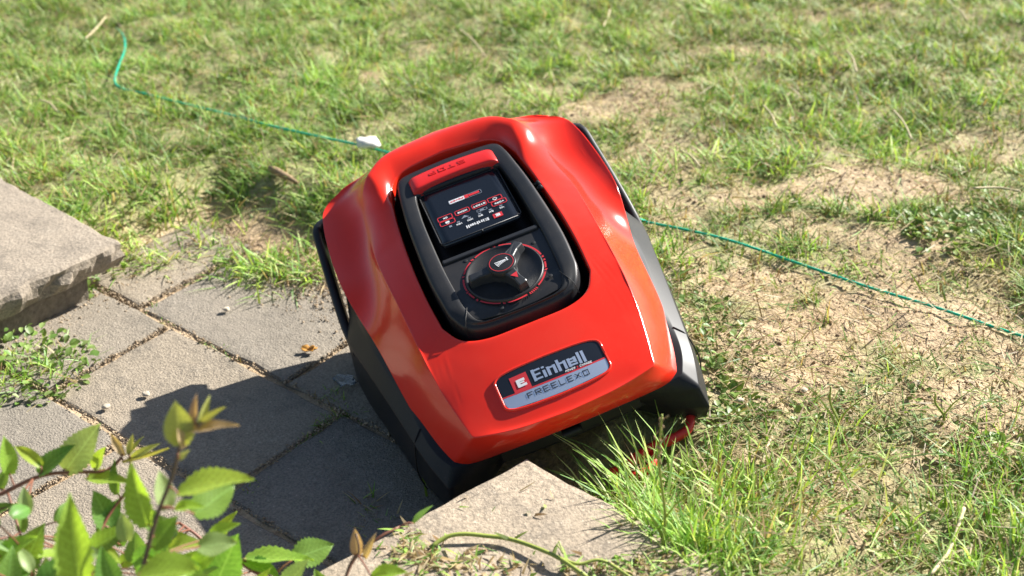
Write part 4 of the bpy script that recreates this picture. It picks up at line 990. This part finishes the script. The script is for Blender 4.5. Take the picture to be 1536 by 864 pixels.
root_pts = [shrub_base+np.array(o) for o in ((0, 0, 0), (-.1, .05, 0), (.02, .03, 0), (.1, .04, 0), (.16, .02, 0), (-.06, 0, 0), (.17, .03, 0))]
allpts = []
for (pts, r, mm), rp in zip(stems, root_pts):
    w = (np.array(pts[0])+rp)/2+np.array([0, -.02, -.01]); path = cr([rp, w]+list(pts), 46)
    v, f = tube(path-shrub_base, np.linspace(r*1.35, r*.55, 46), 7); link('stem', pyd('stem', v, f), M[mm], shrub); allpts.append(path)
allp = np.vstack(allpts)
def leaf(bx, by, tx, ty, d0, d1, kind, var, face=0., wscale=1.):
    b = dp(bx, by, d0); t = dp(tx, ty, d1); yv = (t-b)*.94; ln = np.linalg.norm(yv); yv = yv/ln
    view = (C0-b)/np.linalg.norm(C0-b); nrm = view*.75+np.array([0, 0, .8])+np.array(SUN_DIR)*.2; nrm = nrm-yv*np.dot(nrm, yv); nrm /= np.linalg.norm(nrm)
    sd = np.cross(yv, nrm); c, s = math.cos(face), math.sin(face); sd, nrm = sd*c+nrm*s, nrm*c-sd*s
    o = link('leaf', leaf_data(kind, var), None, shrub, smooth=False)
    mw = Matrix(((sd[0]*ln*wscale, yv[0]*ln, nrm[0]*ln, b[0]-shrub_base[0]), (sd[1]*ln*wscale, yv[1]*ln, nrm[1]*ln, b[1]-shrub_base[1]), (sd[2]*ln*wscale, yv[2]*ln, nrm[2]*ln, b[2]-shrub_base[2]), (0, 0, 0, 1)))
    o.matrix_local = mw
    k = np.argmin(np.linalg.norm(allp-b, axis=1)); a = allp[k]
    if np.linalg.norm(a-b) > .002: MB().add(*tube(cr([a-shrub_base, (a+b)/2-shrub_base+np.array([0, 0, .003]), b+yv*ln*.03-shrub_base], 6), [.0011, .001, .001, .0009, .0009, .0008], 5)).build('petiole', M['stem_red'], shrub)
LEAVES = [(272, 668, 262, 597, 1.26, 1.25, 'bg', 2, .2, 1.15), (276, 672, 268, 640, 1.26, 1.25, 'br', 0, -.4, 1), (284, 648, 362, 632, 1.26, 1.24, 'nr', 2, .3, 1), (290, 640, 292, 586, 1.26, 1.26, 'nr', 0, .5, 1), (298, 640, 318, 588, 1.26, 1.26, 'ng', 1, -.3, 1), (298, 642, 338, 606, 1.26, 1.25, 'ng', 2, .3, 1), (268, 690, 284, 672, 1.26, 1.26, 'bg', 1, 0, 1),
 (265, 742, 384, 703, 1.27, 1.25, 'by', 0, .5, 1.05), (290, 772, 358, 722, 1.29, 1.32, 'bm', 2, -.2, 1.1), (262, 764, 305, 752, 1.28, 1.27, 'by', 1, .2, 1), (250, 765, 240, 700, 1.29, 1.29, 'bp', 0, -.2, 1), (222, 790, 184, 690, 1.29, 1.28, 'by', 1, .7, .9), (176, 742, 166, 688, 1.46, 1.45, 'bm', 1, .6, .7),
 (58, 712, 112, 660, 1.44, 1.44, 'bm', 0, .2, .9), (98, 706, 152, 630, 1.45, 1.44, 'bp', 2, -.1, 1.0), (140, 704, 158, 668, 1.46, 1.45, 'by', 2, .3, 1), (14, 712, 8, 650, 1.44, 1.43, 'by', 0, -.3, .9), (62, 700, 18, 660, 1.44, 1.44, 'by', 1, .1, .8), (0, 735, 12, 695, 1.45, 1.45, 'bm', 0, .2, .9), (-10, 770, 20, 752, 1.45, 1.44, 'bm', 1, 0, 1),
 (186, 684, 162, 646, 1.46, 1.46, 'nr', 0, .4, 1.2), (192, 682, 200, 648, 1.46, 1.46, 'ng', 2, 0, 1), (194, 684, 214, 650, 1.46, 1.46, 'ng', 0, .5, 1), (196, 688, 238, 662, 1.46, 1.45, 'ng', 1, -.4, 1), (184, 694, 260, 682, 1.46, 1.45, 'ng', 3, .5, .8), (130, 716, 200, 722, 1.46, 1.44, 'by', 2, .2, .7),
 (172, 800, 138, 730, 1.46, 1.45, 'bm', 2, .1, 1.0), (150, 800, 184, 742, 1.46, 1.46, 'bm', 0, -.4, .9), (190, 812, 182, 766, 1.40, 1.39, 'bp', 2, .2, 1), (120, 880, 96, 736, 1.26, 1.24, 'by', 1, .35, .85), (30, 862, 64, 780, 1.42, 1.41, 'bm', 0, .1, 1.1), (-8, 842, 58, 800, 1.40, 1.39, 'by', 2, .3, 1), (205, 868, 304, 848, 1.27, 1.24, 'by', 2, .2, 1.2), (228, 822, 268, 770, 1.3, 1.3, 'bm', 2, -.1, 1.1), (240, 800, 212, 752, 1.32, 1.33, 'bm', 0, .3, 1),
 (322, 880, 358, 796, 1.42, 1.40, 'bm', 2, 0, 1.25), (322, 818, 348, 762, 1.54, 1.53, 'by', 1, .3, .9), (366, 838, 478, 836, 1.53, 1.51, 'by', 2, .5, .7), (440, 838, 506, 814, 1.53, 1.55, 'bm', 2, -.3, 1.2), (368, 842, 424, 862, 1.53, 1.5, 'bm', 0, .2, .8), (425, 885, 462, 834, 1.45, 1.44, 'bp', 0, .2, 1), (536, 834, 532, 790, 1.46, 1.45, 'nr', 2, .2, 1.4), (556, 866, 612, 852, 1.42, 1.40, 'by', 0, .2, 1),
 (548, 838, 560, 798, 1.46, 1.45, 'nr', 1, .2, 1.2), (620, 786, 650, 752, 1.51, 1.52, 'nm', 0, .3, 1), (300, 880, 250, 820, 1.36, 1.36, 'by', 0, .1, 1), (60, 890, 110, 810, 1.36, 1.36, 'bm', 1, .4, 1), (10, 890, 20, 820, 1.38, 1.37, 'bm', 3, -.2, 1), (170, 890, 150, 815, 1.34, 1.33, 'bm', 0, .2, 1), (270, 890, 345, 870, 1.30, 1.29, 'bm', 0, .1, 1.1), (380, 895, 400, 850, 1.44, 1.43, 'by', 1, .2, 1), (490, 890, 470, 850, 1.5, 1.5, 'bm', 0, .3, 1)]
for a in LEAVES: leaf(*a)
for i in range(64):
    bx = random.uniform(-60, 340); by = random.uniform(800, 900) if bx > 120 else random.uniform(770, 900); an = random.uniform(0, 6.28); l_ = random.uniform(32, 66); dd = random.uniform(1.34, 1.52)
    leaf(bx, by, bx+l_*math.cos(an), by-abs(l_*math.sin(an))*.9, dd, dd+random.uniform(-.03, .03), random.choice(['bm', 'bm', 'by', 'bp']), random.randrange(4), random.uniform(-.6, .6), random.uniform(.85, 1.15))
